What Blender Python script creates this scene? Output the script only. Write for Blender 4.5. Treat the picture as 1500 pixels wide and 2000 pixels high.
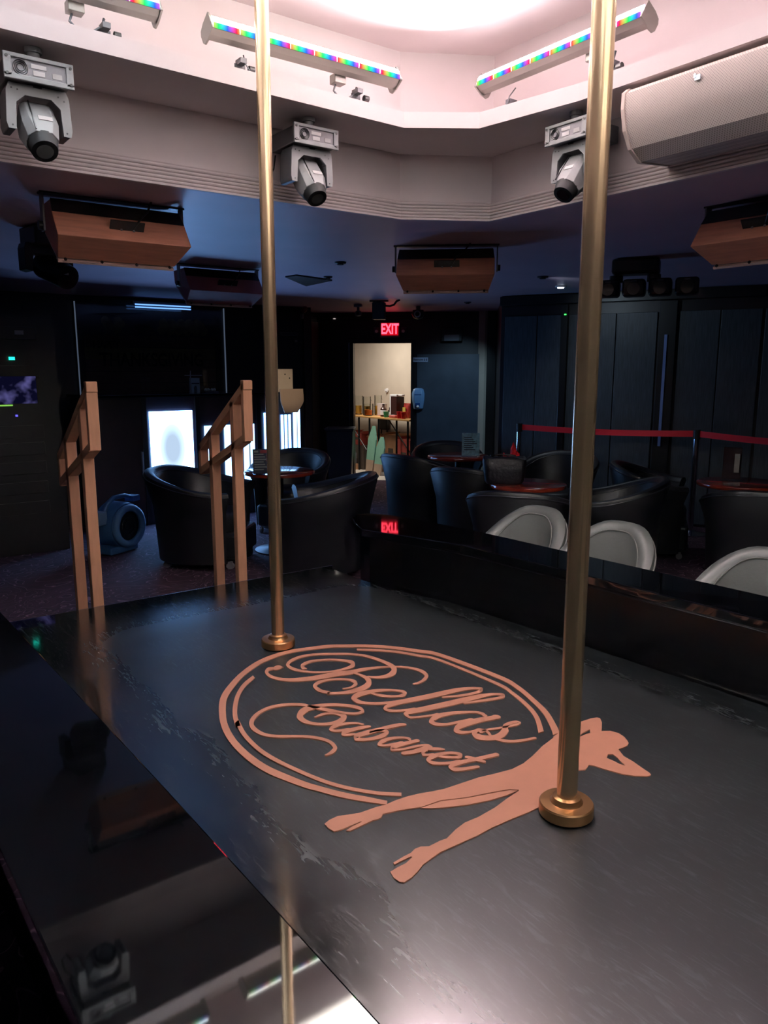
import bpy, bmesh, math, random
from mathutils import Vector, Matrix, Euler
random.seed(7)
for _o in list(bpy.data.objects): bpy.data.objects.remove(_o)
SC = bpy.context.scene
COL = SC.collection
R = math.radians

# ------------------------------------------------------------------ camera
cam_data = bpy.data.cameras.new('camera')
cam_data.sensor_fit = 'VERTICAL'; cam_data.sensor_height = 36.0; cam_data.lens = 27.0
cam_data.clip_start = 0.05; cam_data.clip_end = 60
camera = bpy.data.objects.new('camera', cam_data); COL.objects.link(camera)
camera.location = (0, 0, 1.64); camera.rotation_euler = (R(90-10.5), 0, R(-36.5))
SC.camera = camera

# ------------------------------------------------------------------ world, exposure
SC.view_settings.view_transform = 'Standard'
try: SC.view_settings.look = 'None'
except Exception: pass
SC.view_settings.gamma = 1.0; SC.view_settings.use_curve_mapping = False
SC.view_settings.exposure = 0.0
world = bpy.data.worlds.new('world'); SC.world = world; world.use_nodes = True
world.node_tree.nodes['Background'].inputs[0].default_value = (0.5, 0.6, 1.0, 1)
world.node_tree.nodes['Background'].inputs[1].default_value = 0.002

LED_BEAM = 96.0        # watts of each LED batten's beam
LED_POWER = 31.0        # radiance of the lens seen directly
PANEL_POWER = 26.0     # backlit bar panels

# ------------------------------------------------------------------ helpers
def lin(c):
    return tuple(((v/255.0)/12.92 if v/255.0 <= 0.04045 else ((v/255.0+0.055)/1.055)**2.4) for v in c) + (1.0,)
def nt(m):
    m.use_nodes = True; n = m.node_tree; return n, n.nodes, n.links, n.nodes['Principled BSDF']
def mat(name, rgb, rough=0.5, metal=0.0, spec=0.5, var=0.0, scale=8.0, bump=0.0, bscale=60.0, coat=0.0, emit=None, es=0.0, aniso=(1,1,1)):
    m = bpy.data.materials.new(name); n, N, L, b = nt(m)
    c = lin(rgb)
    b.inputs['Base Color'].default_value = c; b.inputs['Roughness'].default_value = rough
    b.inputs['Metallic'].default_value = metal; b.inputs['Specular IOR Level'].default_value = spec
    if coat: b.inputs['Coat Weight'].default_value = coat; b.inputs['Coat Roughness'].default_value = 0.04
    tc = N.new('ShaderNodeTexCoord'); mp = N.new('ShaderNodeMapping'); mp.inputs['Scale'].default_value = aniso
    L.new(tc.outputs['Object'], mp.inputs[0])
    if var:
        t = N.new('ShaderNodeTexNoise'); t.inputs['Scale'].default_value = scale; t.inputs['Detail'].default_value = 6
        L.new(mp.outputs[0], t.inputs['Vector'])
        r = N.new('ShaderNodeValToRGB'); r.color_ramp.elements[0].position = 0.3; r.color_ramp.elements[1].position = 0.7
        r.color_ramp.elements[0].color = tuple(max(0, v*(1-var)) for v in c[:3])+(1,)
        r.color_ramp.elements[1].color = tuple(min(1, v*(1+var)) for v in c[:3])+(1,)
        L.new(t.outputs[0], r.inputs[0]); L.new(r.outputs[0], b.inputs['Base Color'])
    if bump:
        t2 = N.new('ShaderNodeTexNoise'); t2.inputs['Scale'].default_value = bscale; t2.inputs['Detail'].default_value = 4
        L.new(mp.outputs[0], t2.inputs['Vector'])
        bp = N.new('ShaderNodeBump'); bp.inputs['Strength'].default_value = bump; bp.inputs['Distance'].default_value = 0.01
        L.new(t2.outputs[0], bp.inputs['Height']); L.new(bp.outputs[0], b.inputs['Normal'])
    if emit:
        b.inputs['Emission Color'].default_value = lin(emit); b.inputs['Emission Strength'].default_value = es
    return m

class G:
    """collects shapes into one mesh"""
    def __init__(s): s.v = []; s.f = []; s.m = []
    def add(s, vs, fs, mi=0):
        o = len(s.v); s.v += [tuple(p) for p in vs]
        for f in fs: s.f.append(tuple(i+o for i in f)); s.m.append(mi)
        return s
    def box(s, c, d, rz=0, mi=0, rot=None):
        x, y, z = d[0]/2, d[1]/2, d[2]/2
        P = [Vector(p) for p in ((-x,-y,-z),(x,-y,-z),(x,y,-z),(-x,y,-z),(-x,-y,z),(x,-y,z),(x,y,z),(-x,y,z))]
        M = rot.to_matrix() if rot is not None else Matrix.Rotation(rz, 3, 'Z')
        P = [M @ p + Vector(c) for p in P]
        return s.add(P, [(0,3,2,1),(4,5,6,7),(0,1,5,4),(1,2,6,5),(2,3,7,6),(3,0,4,7)], mi)
    def slab(s, poly, z0, z1, mi=0):
        n = len(poly); vs = [(x,y,z0) for x,y in poly]+[(x,y,z1) for x,y in poly]
        fs = [tuple(range(n-1,-1,-1)), tuple(range(n,2*n))]+[(i,(i+1)%n,n+(i+1)%n,n+i) for i in range(n)]
        return s.add(vs, fs, mi)
    def extr(s, prof, a, b, fn, mi=0):
        """profile points (p,q) extruded from a to b ; fn(p,q,t) -> xyz"""
        n = len(prof); vs = [fn(p,q,a) for p,q in prof]+[fn(p,q,b) for p,q in prof]
        fs = [tuple(range(n-1,-1,-1)), tuple(range(n,2*n))]+[(i,(i+1)%n,n+(i+1)%n,n+i) for i in range(n)]
        return s.add(vs, fs, mi)
    def cyl(s, p0, p1, r0, r1=None, n=16, mi=0):
        r1 = r0 if r1 is None else r1
        p0, p1 = Vector(p0), Vector(p1); d = (p1-p0).normalized()
        a = d.orthogonal().normalized(); b = d.cross(a)
        vs = []
        for p, r in ((p0,r0),(p1,r1)):
            for i in range(n):
                t = 2*math.pi*i/n; vs.append(p + a*math.cos(t)*r + b*math.sin(t)*r)
        fs = [tuple(range(n-1,-1,-1)), tuple(range(n,2*n))]+[(i,(i+1)%n,n+(i+1)%n,n+i) for i in range(n)]
        return s.add(vs, fs, mi)
    def lathe(s, prof, n=32, c=(0,0,0), axis=None, mi=0):
        M = axis if axis is not None else Matrix.Identity(3)
        vs = []; k = len(prof)
        for i in range(n):
            t = 2*math.pi*i/n
            for r, z in prof: vs.append(M @ Vector((r*math.cos(t), r*math.sin(t), z)) + Vector(c))
        fs = []
        for i in range(n):
            j = (i+1)%n
            for q in range(k-1): fs.append((i*k+q, j*k+q, j*k+q+1, i*k+q+1))
        s.add(vs, fs, mi)
        if prof[0][0] > 1e-6: s.add([vs[i*k] for i in range(n)], [tuple(range(n-1,-1,-1))], mi)
        if prof[-1][0] > 1e-6: s.add([vs[i*k+k-1] for i in range(n)], [tuple(range(n))], mi)
        return s
    def tube(s, path, r, n=8, mi=0, closed=False):
        P = [Vector(p) for p in path]; m = len(P); vs = []
        up = None
        for i, p in enumerate(P):
            if closed: t = (P[(i+1)%m]-P[i-1]).normalized()
            else: t = (P[min(i+1,m-1)]-P[max(i-1,0)]).normalized()
            if up is None: up = t.orthogonal().normalized()
            up = (up - t*up.dot(t)).normalized(); b = t.cross(up)
            for k in range(n):
                a = 2*math.pi*k/n; vs.append(p + up*math.cos(a)*r + b*math.sin(a)*r)
        fs = []
        for i in range(m if closed else m-1):
            j = (i+1)%m
            for k in range(n): fs.append((i*n+k, i*n+(k+1)%n, j*n+(k+1)%n, j*n+k))
        if not closed: fs += [tuple(range(n-1,-1,-1)), tuple((m-1)*n+k for k in range(n))]
        return s.add(vs, fs, mi)
    def loft(s, rings, closed=True, caps=True, mi=0):
        n = len(rings[0]); vs = [p for r in rings for p in r]; fs = []
        for i in range(len(rings)-1):
            for k in range(n if closed else n-1):
                fs.append((i*n+k, i*n+(k+1)%n, (i+1)*n+(k+1)%n, (i+1)*n+k))
        if caps and closed: fs += [tuple(range(n-1,-1,-1)), tuple((len(rings)-1)*n+k for k in range(n))]
        return s.add(vs, fs, mi)

def obj(name, g, m, parent=None, loc=None, rz=None, smooth=None, bev=0.0, seg=2, kind=None, rot=None):
    me = bpy.data.meshes.new(name); me.from_pydata(g.v, [], g.f); me.validate()
    for mm in (m if isinstance(m, (list, tuple)) else [m]): me.materials.append(mm)
    if isinstance(m, (list, tuple)) and len(me.polygons) == len(g.m):
        for p, i in zip(me.polygons, g.m): p.material_index = i
    bm = bmesh.new(); bm.from_mesh(me); bmesh.ops.recalc_face_normals(bm, faces=bm.faces); bm.to_mesh(me); bm.free()
    if smooth is not None:
        me.polygons.foreach_set('use_smooth', [True]*len(me.polygons))
        me.set_sharp_from_angle(angle=R(smooth))
    o = bpy.data.objects.new(name, me); COL.objects.link(o)
    if parent is not None: o.parent = parent
    if loc is not None: o.location = loc
    if rz is not None: o.rotation_euler = (0,0,rz)
    if rot is not None: o.rotation_euler = rot
    if bev:
        b = o.modifiers.new('bevel', 'BEVEL'); b.width = bev; b.segments = seg; b.limit_method = 'ANGLE'; b.angle_limit = R(35)
    if kind: o['kind'] = kind
    return o
def thing(name, label, cat, loc=(0,0,0), rz=0.0, group=None):
    o = bpy.data.objects.new(name, None); COL.objects.link(o); o.empty_display_size = 0.1
    o.location = loc; o.rotation_euler = (0,0,rz); o['label'] = label; o['category'] = cat
    if group: o['group'] = group
    return o
def tag(o, label, cat, group=None):
    o['label'] = label; o['category'] = cat
    if group: o['group'] = group
    return o
def struct(name, g, m, parent=None, **k):
    o = obj(name, g, m, parent, **k)
    if parent is None: o['kind'] = 'structure'
    return o
def dup(root, loc, rz, label, group=None, scale=None):
    r = root.copy(); COL.objects.link(r); r.location = loc; r.rotation_euler = (0,0,rz); r['label'] = label
    if group: r['group'] = group
    if scale: r.scale = (scale,scale,1)
    for ch in list(root.children):
        c = ch.copy(); COL.objects.link(c); c.parent = r
        for g2 in list(ch.children):
            d = g2.copy(); COL.objects.link(d); d.parent = c
    return r
def text_mesh(body, size, depth=0.002, sx=1.0, bold=0.0):
    cu = bpy.data.curves.new('lettering', 'FONT'); cu.body = body; cu.size = size; cu.extrude = depth; cu.offset = bold
    cu.align_x = 'CENTER'; cu.align_y = 'CENTER'
    to = bpy.data.objects.new('lettering', cu); COL.objects.link(to)
    dg = bpy.context.evaluated_depsgraph_get()
    me = bpy.data.meshes.new_from_object(to.evaluated_get(dg))
    bpy.data.objects.remove(to)
    for v in me.vertices: v.co.x *= sx
    return me
def mesh_obj(name, me, m, parent, loc=(0,0,0), rot=(0,0,0)):
    me.materials.clear(); me.materials.append(m)
    o = bpy.data.objects.new(name, me); COL.objects.link(o); o.parent = parent; o.location = loc; o.rotation_euler = rot
    return o

# ------------------------------------------------------------------ materials
M_cove = mat('cove_paint', (225,213,213), 0.55, var=0.04, scale=3, bump=0.03, bscale=40)
M_ceil = mat('low_ceiling_paint', (198,172,186), 0.45, var=0.06, scale=2, bump=0.04, bscale=25)
M_wall = mat('dark_plum_wall', (27,19,24), 0.38, var=0.15, scale=4, bump=0.05, bscale=30)
M_panelwood = mat('dark_stained_panel', (58,64,70), 0.42, var=0.35, scale=6, aniso=(14,14,1), bump=0.1, bscale=20)
M_post = mat('black_trim', (18,16,18), 0.35)
M_teal = mat('slate_wall_panel', (62,72,86), 0.45, var=0.15, scale=5, bump=0.05)
M_beige = mat('beige_plaster', (196,184,168), 0.7, var=0.05, scale=4)
M_lino = mat('pale_linoleum', (214,204,190), 0.4, var=0.04)
M_brown = mat('brown_skirting', (92,66,50), 0.5)
M_brass = mat('polished_brass', (232,202,162), 0.21, metal=0.86, var=0.10, scale=6, aniso=(1,1,0.15))
M_brassd = mat('brushed_brass_flange', (206,158,110), 0.30, metal=0.85, var=0.06)
M_decal = mat('copper_vinyl', (180,122,98), 0.55, var=0.03, scale=20)
M_rail = mat('tan_painted_timber', (206,152,118), 0.5, var=0.06, scale=10, aniso=(6,6,1))
M_blackgloss = mat('black_acrylic', (6,7,9), 0.035, spec=0.6, bump=0.012, bscale=2.2)
M_blackpaint = mat('black_satin', (5,5,6), 0.22, spec=0.35)
M_alu = mat('aluminium_edge', (190,195,205), 0.25, metal=1.0)
M_leather = mat('black_leather', (15,16,20), 0.44, bump=0.08, bscale=90)
M_greyleather = mat('grey_leather', (84,88,85), 0.42, bump=0.06, bscale=90)
M_pipe = mat('piping', (34,34,40), 0.3)
M_greypipe = mat('grey_piping', (120,122,118), 0.4)
M_table = mat('red_brown_tabletop', (138,50,34), 0.16, var=0.2, scale=5, coat=0.4)
M_black = mat('black_plastic', (13,13,14), 0.4)
M_matte = mat('matte_black', (9,9,10), 0.7, spec=0.15)
M_blackm = mat('black_metal', (20,20,22), 0.45)
M_chrome = mat('chrome', (205,210,220), 0.12, metal=1.0)
M_belt = mat('red_belt', (236,34,48), 0.6, bump=0.1, bscale=200)
M_mh = mat('grey_fixture_shell', (134,136,137), 0.4, var=0.04)
M_mhd = mat('dark_grey_fixture', (66,66,70), 0.4)
M_mhp = mat('grey_connector_panel', (120,118,122), 0.5)
M_white = mat('white_label', (226,224,224), 0.5)
M_lens = mat('lens_glass', (7,8,10), 0.12, spec=0.35)
M_wood = mat('orange_brown_cabinet', (200,134,108), 0.5, var=0.12, scale=7, aniso=(1,8,8))
M_wooddk = mat('wine_brown_cabinet', (150,88,90), 0.5, var=0.12, scale=7)
M_mesh = mat('beige_perforated_grille', (198,186,178), 0.6)
M_housing = mat('silver_fixture_body', (140,136,130), 0.35, metal=0.6)
M_cable = mat('grey_cable', (70,72,76), 0.5)
M_fan = mat('blue_moulded_plastic', (58,104,150), 0.45)
M_bin = mat('dark_blue_plastic', (28,44,72), 0.4)
M_tan = mat('tan_board', (214,190,160), 0.55, var=0.04)
M_clear = mat('clear_glass', (235,240,235), 0.05, spec=0.6)
M_clear.node_tree.nodes['Principled BSDF'].inputs['Transmission Weight'].default_value = 0.85
M_clear.node_tree.nodes['Principled BSDF'].inputs['IOR'].default_value = 1.2
def pane_mat(name, tint, refl, rough=0.02):
    m = bpy.data.materials.new(name); m.use_nodes = True; n = m.node_tree; n.nodes.clear()
    tr = n.nodes.new('ShaderNodeBsdfTransparent'); tr.inputs[0].default_value = tint+(1,); gl = n.nodes.new('ShaderNodeBsdfGlossy'); gl.inputs['Roughness'].default_value = rough
    fz = n.nodes.new('ShaderNodeFresnel'); fz.inputs[0].default_value = refl; mx = n.nodes.new('ShaderNodeMixShader'); n.links.new(fz.outputs[0], mx.inputs[0]); n.links.new(tr.outputs[0], mx.inputs[1]); n.links.new(gl.outputs[0], mx.inputs[2])
    o = n.nodes.new('ShaderNodeOutputMaterial'); n.links.new(mx.outputs[0], o.inputs[0]); return m
M_clear = pane_mat('clear_glass', (0.97,0.98,0.97), 1.22)
M_pane = pane_mat('window_glass', (0.85,0.88,0.90), 1.45)
M_acryl = mat('menu_acrylic', (165,215,220), 0.1, var=0.3, scale=30)
M_amber = mat('amber_liquid', (232,180,84), 0.15)
M_orange = mat('orange_liquid', (224,120,48), 0.2)
M_red = mat('red_plastic', (200,36,32), 0.3)
M_green = mat('green_plastic', (60,140,84), 0.35)
M_carton = mat('brown_cardboard', (192,142,104), 0.8, var=0.08)
M_redcarton = mat('dark_red_cardboard', (184,78,70), 0.7, var=0.08)
M_crate = mat('dark_crate', (88,78,70), 0.6)
M_greenwood = mat('green_painted_board', (132,184,160), 0.6, var=0.12, scale=6)
M_palewood = mat('bare_pale_board', (176,150,128), 0.7, var=0.1)
M_disp = mat('pale_blue_dispenser', (120,160,205), 0.3)
M_ink = mat('dark_ink', (20,26,44), 0.6)
M_paper = mat('pale_sign_board', (176,192,222), 0.5)

def emis(name, rgb, s):
    m = bpy.data.materials.new(name); m.use_nodes = True; n = m.node_tree; n.nodes.clear()
    e = n.nodes.new('ShaderNodeEmission'); e.inputs[0].default_value = lin(rgb); e.inputs[1].default_value = s
    o = n.nodes.new('ShaderNodeOutputMaterial'); n.links.new(e.outputs[0], o.inputs[0]); return m

def led_mat(name, tint, s):
    """LED batten lens: white core, red / green / blue diodes showing along the edges (object x along, v across)."""
    m = bpy.data.materials.new(name); m.use_nodes = True; n = m.node_tree; N = n.nodes; L = n.links; N.clear()
    tc = N.new('ShaderNodeTexCoord'); sx = N.new('ShaderNodeSeparateXYZ'); L.new(tc.outputs['Object'], sx.inputs[0])
    w = N.new('ShaderNodeMath'); w.operation = 'MULTIPLY'; w.inputs[1].default_value = 8.0; L.new(sx.outputs[0], w.inputs[0])
    fr = N.new('ShaderNodeMath'); fr.operation = 'FRACT'; L.new(w.outputs[0], fr.inputs[0])
    cr = N.new('ShaderNodeValToRGB'); cr.color_ramp.interpolation = 'LINEAR'
    e = cr.color_ramp.elements; e[0].position = 0.0; e[0].color = (1,0.02,0.05,1); e[1].position = 0.34; e[1].color = (0.02,1,0.15,1)
    x = e.new(0.67); x.color = (0.03,0.12,1,1); x = e.new(1.0); x.color = (1,0.02,0.05,1)
    L.new(fr.outputs[0], cr.inputs[0])
    # across the lens : object z runs 0..1 by construction (stored in UV map 'lens')
    uv = N.new('ShaderNodeUVMap'); uv.uv_map = 'lens'; su = N.new('ShaderNodeSeparateXYZ'); L.new(uv.outputs[0], su.inputs[0])
    c2 = N.new('ShaderNodeValToRGB'); e = c2.color_ramp.elements
    e[0].position = 0.0; e[0].color = (0,0,0,1); e[1].position = 1.0; e[1].color = (0,0,0,1)
    a = e.new(0.30); a.color = (0.02,)*3+(1,); a = e.new(0.40); a.color = (1,1,1,1); a = e.new(0.74); a.color = (1,1,1,1); a = e.new(0.86); a.color = (0.02,)*3+(1,)
    L.new(su.outputs[1], c2.inputs[0])
    mx = N.new('ShaderNodeMixRGB'); L.new(c2.outputs[0], mx.inputs[0]); L.new(cr.outputs[0], mx.inputs[1]); mx.inputs[2].default_value = tuple(tint)+(1,)
    st = N.new('ShaderNodeMath'); st.operation = 'MULTIPLY_ADD'; st.inputs[1].default_value = s; st.inputs[2].default_value = 1.2; L.new(c2.outputs[0], st.inputs[0])
    em = N.new('ShaderNodeEmission'); L.new(mx.outputs[0], em.inputs[0]); L.new(st.outputs[0], em.inputs[1])
    o = N.new('ShaderNodeOutputMaterial'); L.new(em.outputs[0], o.inputs[0]); return m

# worn black stage deck : dusty hazy scratches over a polished surface
M_deck = bpy.data.materials.new('scuffed_black_deck'); n, N, L, b = nt(M_deck)
tc = N.new('ShaderNodeTexCoord')
n1 = N.new('ShaderNodeTexNoise'); n1.inputs['Scale'].default_value = 2.2; n1.inputs['Detail'].default_value = 7; L.new(tc.outputs['Object'], n1.inputs['Vector'])
def scratch(rz, sc):
    mp = N.new('ShaderNodeMapping'); mp.inputs['Rotation'].default_value = (0,0,R(rz)); mp.inputs['Scale'].default_value = (sc, sc*0.16, 1); L.new(tc.outputs['Object'], mp.inputs[0])
    t = N.new('ShaderNodeTexNoise'); t.inputs['Scale'].default_value = 9; t.inputs['Detail'].default_value = 3; t.inputs['Distortion'].default_value = 1.6; L.new(mp.outputs[0], t.inputs['Vector'])
    r = N.new('ShaderNodeValToRGB'); r.color_ramp.elements[0].position = 0.58; r.color_ramp.elements[1].position = 0.78; L.new(t.outputs[0], r.inputs[0]); return r
s1, s2, s3 = scratch(25, 6), scratch(80, 7), scratch(-40, 5)
a1 = N.new('ShaderNodeMath'); a1.operation = 'MAXIMUM'; L.new(s1.outputs[0], a1.inputs[0]); L.new(s2.outputs[0], a1.inputs[1])
a2 = N.new('ShaderNodeMath'); a2.operation = 'MAXIMUM'; L.new(a1.outputs[0], a2.inputs[0]); L.new(s3.outputs[0], a2.inputs[1])
a3 = N.new('ShaderNodeMath'); a3.operation = 'MULTIPLY'; L.new(a2.outputs[0], a3.inputs[0]); L.new(n1.outputs[0], a3.inputs[1])
cr = N.new('ShaderNodeMixRGB'); cr.inputs[1].default_value = lin((17,20,21)); cr.inputs[2].default_value = lin((64,72,74)); L.new(a3.outputs[0], cr.inputs[0]); L.new(cr.outputs[0], b.inputs['Base Color'])
sp = N.new('ShaderNodeSeparateXYZ'); L.new(tc.outputs['Object'], sp.inputs[0])
# wear : the middle of the deck is scuffed dull, the rim keeps its polish (deck local coordinates)
def ramp(sock, lo, hi):
    r = N.new('ShaderNodeMapRange'); r.interpolation_type = 'SMOOTHSTEP'; r.inputs['From Min'].default_value = lo; r.inputs['From Max'].default_value = hi; L.new(sock, r.inputs[0]); return r.outputs[0]
def mul(p, q):
    r = N.new('ShaderNodeMath'); r.operation = 'MULTIPLY'; L.new(p, r.inputs[0]); L.new(q, r.inputs[1]); return r.outputs[0]
nzw = N.new('ShaderNodeMath'); nzw.operation = 'MULTIPLY_ADD'; nzw.inputs[1].default_value = 0.30; L.new(n1.outputs[0], nzw.inputs[0]); L.new(sp.outputs[1], nzw.inputs[2])
nzx = N.new('ShaderNodeMath'); nzx.operation = 'MULTIPLY_ADD'; nzx.inputs[1].default_value = 0.15; L.new(n1.outputs[0], nzx.inputs[0]); L.new(sp.outputs[0], nzx.inputs[2])
wear = mul(mul(ramp(nzw.outputs[0], 2.85, 2.15), ramp(nzx.outputs[0], -0.90, -0.36)), ramp(nzx.outputs[0], 1.40, 0.70))
rr = N.new('ShaderNodeMapRange'); rr.inputs['From Min'].default_value = 0.15; rr.inputs['From Max'].default_value = 0.85; rr.inputs['To Min'].default_value = 0.32; rr.inputs['To Max'].default_value = 0.46
L.new(n1.outputs[0], rr.inputs[0])
wm = N.new('ShaderNodeMath'); wm.operation = 'MULTIPLY_ADD'; wm.use_clamp = True; wm.inputs[1].default_value = 0.6; L.new(a3.outputs[0], wm.inputs[0]); L.new(wear, wm.inputs[2])
mr = N.new('ShaderNodeMixRGB'); mr.inputs[1].default_value = (0.035,)*3+(1,); L.new(wm.outputs[0], mr.inputs[0]); L.new(rr.outputs[0], mr.inputs[2]); L.new(mr.outputs[0], b.inputs['Roughness'])
ir = N.new('ShaderNodeMapRange'); ir.inputs['To Min'].default_value = 2.7; ir.inputs['To Max'].default_value = 1.55; L.new(wear, ir.inputs[0]); L.new(ir.outputs[0], b.inputs['IOR'])
b.inputs['Coat Weight'].default_value = 0.10; b.inputs['Coat Roughness'].default_value = 0.03

# patterned carpet
M_carpet = bpy.data.materials.new('plum_scroll_carpet'); n, N, L, b = nt(M_carpet)
tc = N.new('ShaderNodeTexCoord')
nz = N.new('ShaderNodeTexNoise'); nz.inputs['Scale'].default_value = 2.5; nz.inputs['Distortion'].default_value = 1.5; L.new(tc.outputs['Object'], nz.inputs['Vector'])
wv = N.new('ShaderNodeMath'); wv.operation = 'MULTIPLY'; wv.inputs[1].default_value = 9; L.new(nz.outputs[0], wv.inputs[0])
fr = N.new('ShaderNodeMath'); fr.operation = 'FRACT'; L.new(wv.outputs[0], fr.inputs[0])
cr = N.new('ShaderNodeValToRGB'); e = cr.color_ramp.elements
e[0].position = 0.0; e[0].color = lin((58,34,48)); e[1].position = 1.0; e[1].color = lin((58,34,48))
x = e.new(0.44); x.color = lin((62,36,54)); x = e.new(0.5); x.color = lin((150,116,130)); x = e.new(0.56); x.color = lin((40,24,40))
L.new(fr.outputs[0], cr.inputs[0]); L.new(cr.outputs[0], b.inputs['Base Color']); b.inputs['Roughness'].default_value = 0.95
n2 = N.new('ShaderNodeTexNoise'); n2.inputs['Scale'].default_value = 300; L.new(tc.outputs['Object'], n2.inputs['Vector'])
bp = N.new('ShaderNodeBump'); bp.inputs['Strength'].default_value = 0.4; bp.inputs['Distance'].default_value = 0.01; L.new(n2.outputs[0], bp.inputs['Height']); L.new(bp.outputs[0], b.inputs['Normal'])

# perforated grille dots
n, N, L, b = nt(M_mesh)
tc = N.new('ShaderNodeTexCoord'); sx = N.new('ShaderNodeSeparateXYZ'); L.new(tc.outputs['Object'], sx.inputs[0])
def sn(i):
    k = N.new('ShaderNodeMath'); k.operation = 'MULTIPLY'; k.inputs[1].default_value = 2*math.pi/0.0105; L.new(sx.outputs[i], k.inputs[0])
    q = N.new('ShaderNodeMath'); q.operation = 'SINE'; L.new(k.outputs[0], q.inputs[0]); return q
m_ = N.new('ShaderNodeMath'); m_.operation = 'MULTIPLY'; L.new(sn(1).outputs[0], m_.inputs[0]); L.new(sn(2).outputs[0], m_.inputs[1])
cr = N.new('ShaderNodeValToRGB'); cr.color_ramp.elements[0].position = 0.15; cr.color_ramp.elements[0].color = lin((206,194,188)); cr.color_ramp.elements[1].position = 0.6; cr.color_ramp.elements[1].color = lin((150,138,132))
L.new(m_.outputs[0], cr.inputs[0]); L.new(cr.outputs[0], b.inputs['Base Color'])

# backlit panel : cold white with a slightly dimmer tall oval in the middle
def panel_mat(name, cx, cz, rx, rz2, s):
    m = bpy.data.materials.new(name); m.use_nodes = True; n = m.node_tree; N = n.nodes; L = n.links; N.clear()
    tc = N.new('ShaderNodeTexCoord'); mp = N.new('ShaderNodeMapping'); mp.inputs['Location'].default_value = (-cx/rx, 0, -cz/rz2); mp.inputs['Scale'].default_value = (1/rx, 0, 1/rz2)
    L.new(tc.outputs['Object'], mp.inputs[0]); gr = N.new('ShaderNodeVectorMath'); gr.operation = 'LENGTH'; L.new(mp.outputs[0], gr.inputs[0])
    cr = N.new('ShaderNodeValToRGB'); e = cr.color_ramp.elements; e[0].position = 0.36; e[0].color = (0.020,0.026,0.034,1); e[1].position = 1.0; e[1].color = (0.20,0.46,1.0,1)
    x = e.new(0.66); x.color = (0.035,0.048,0.058,1); x = e.new(0.84); x.color = (0.09,0.17,0.30,1)
    L.new(gr.outputs['Value'], cr.inputs[0]); em = N.new('ShaderNodeEmission'); L.new(cr.outputs[0], em.inputs[0]); em.inputs[1].default_value = s
    o = N.new('ShaderNodeOutputMaterial'); L.new(em.outputs[0], o.inputs[0]); return m

# ================================================================== SETTING
ZC = 2.455
OCT = [(0.34,3.53),(2.72,3.53),(3.16,3.27),(3.16,-1.5),(2.72,-1.76),(0.34,-1.76),(-0.10,-1.5),(-0.10,3.27)]
LED_IN = [(0.60,3.10),(2.45,3.15),(2.75,2.94),(2.83,2.40),(2.83,-1.17),(2.47,-1.37),(0.53,-1.37),(0.23,-1.13),(0.23,2.90)]
ROOM = [(-3.2,9.1),(5.40,9.1),(5.62,9.75),(6.10,9.90),(7.95,8.05),(6.43,6.44),(7.63,4.02),(8.55,1.9),(8.6,-4.6),(-3.2,-4.6)]

g = G(); g.slab([(-3.6,-5),(9,-5),(9,8.3),(3.3,13.4),(-3.6,13.4)], -0.1, 0)
struct('floor', g, M_carpet)
g = G(); g.add([(6.05,9.98,.004),(7.98,8.05,.004),(7.98,13,.004),(3.2,13,.004)], [(0,1,2,3)])
struct('floor', g, M_lino)

# low ceiling with the octagonal opening over the stage
bm = bmesh.new()
def loop(pts, z):
    vs = [bm.verts.new((x,y,z)) for x,y in pts]
    return [bm.edges.new((vs[i], vs[(i+1)%len(vs)])) for i in range(len(vs))]
es = loop([(-3.6,-5),(9,-5),(9,8.0),(8.2,13.4),(-3.6,13.4)], ZC)+loop(OCT, ZC)
bmesh.ops.triangle_fill(bm, use_beauty=True, use_dissolve=False, edges=es)
me = bpy.data.meshes.new('ceiling'); bm.to_mesh(me); bm.free(); me.materials.append(M_ceil)
ceil = bpy.data.objects.new('ceiling', me); COL.objects.link(ceil); ceil['kind'] = 'structure'

def sweep(prof, path, z_off=0.0):
    """closed mitred sweep ; prof = [(inward offset, z)], path counter-clockwise or clockwise polygon"""
    n = len(path); cx = sum(p[0] for p in path)/n; cy = sum(p[1] for p in path)/n
    nor = []
    for i in range(n):
        a, b = Vector(path[i]), Vector(path[(i+1)%n]); d = (b-a).normalized(); q = Vector((-d.y, d.x))
        if q.dot(Vector((cx,cy))-(a+b)/2) < 0: q = -q
        nor.append(q)
    g = G(); k = len(prof); vs = []
    for i in range(n):
        n0, n1 = nor[i-1], nor[i]; m = (n0+n1); m = m/ (1+n0.dot(n1))
        for o, z in prof: vs.append((path[i][0]+m.x*o, path[i][1]+m.y*o, z+z_off))
    fs = [(i*k+q, ((i+1)%n)*k+q, ((i+1)%n)*k+(q+1)%k, i*k+(q+1)%k) for i in range(n) for q in range(k)]
    return g.add(vs, fs)
ZL = 2.79
g = sweep([(0,ZC),(0,ZL+0.02),(-0.08,ZL+0.02),(-0.08,ZC+0.01)], OCT); struct('wall_coffer', g, M_cove)
g = sweep([(0,ZL+0.02),(0,3.32),(-0.08,3.32),(-0.08,ZL+0.02)], OCT); struct('wall_coffer', g, M_cove)
g = G(); g.slab([(-0.3,-2),(3.4,-2),(3.4,3.8),(-0.3,3.8)], 3.30, 3.38); struct('ceiling_coffer', g, M_cove)
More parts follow.
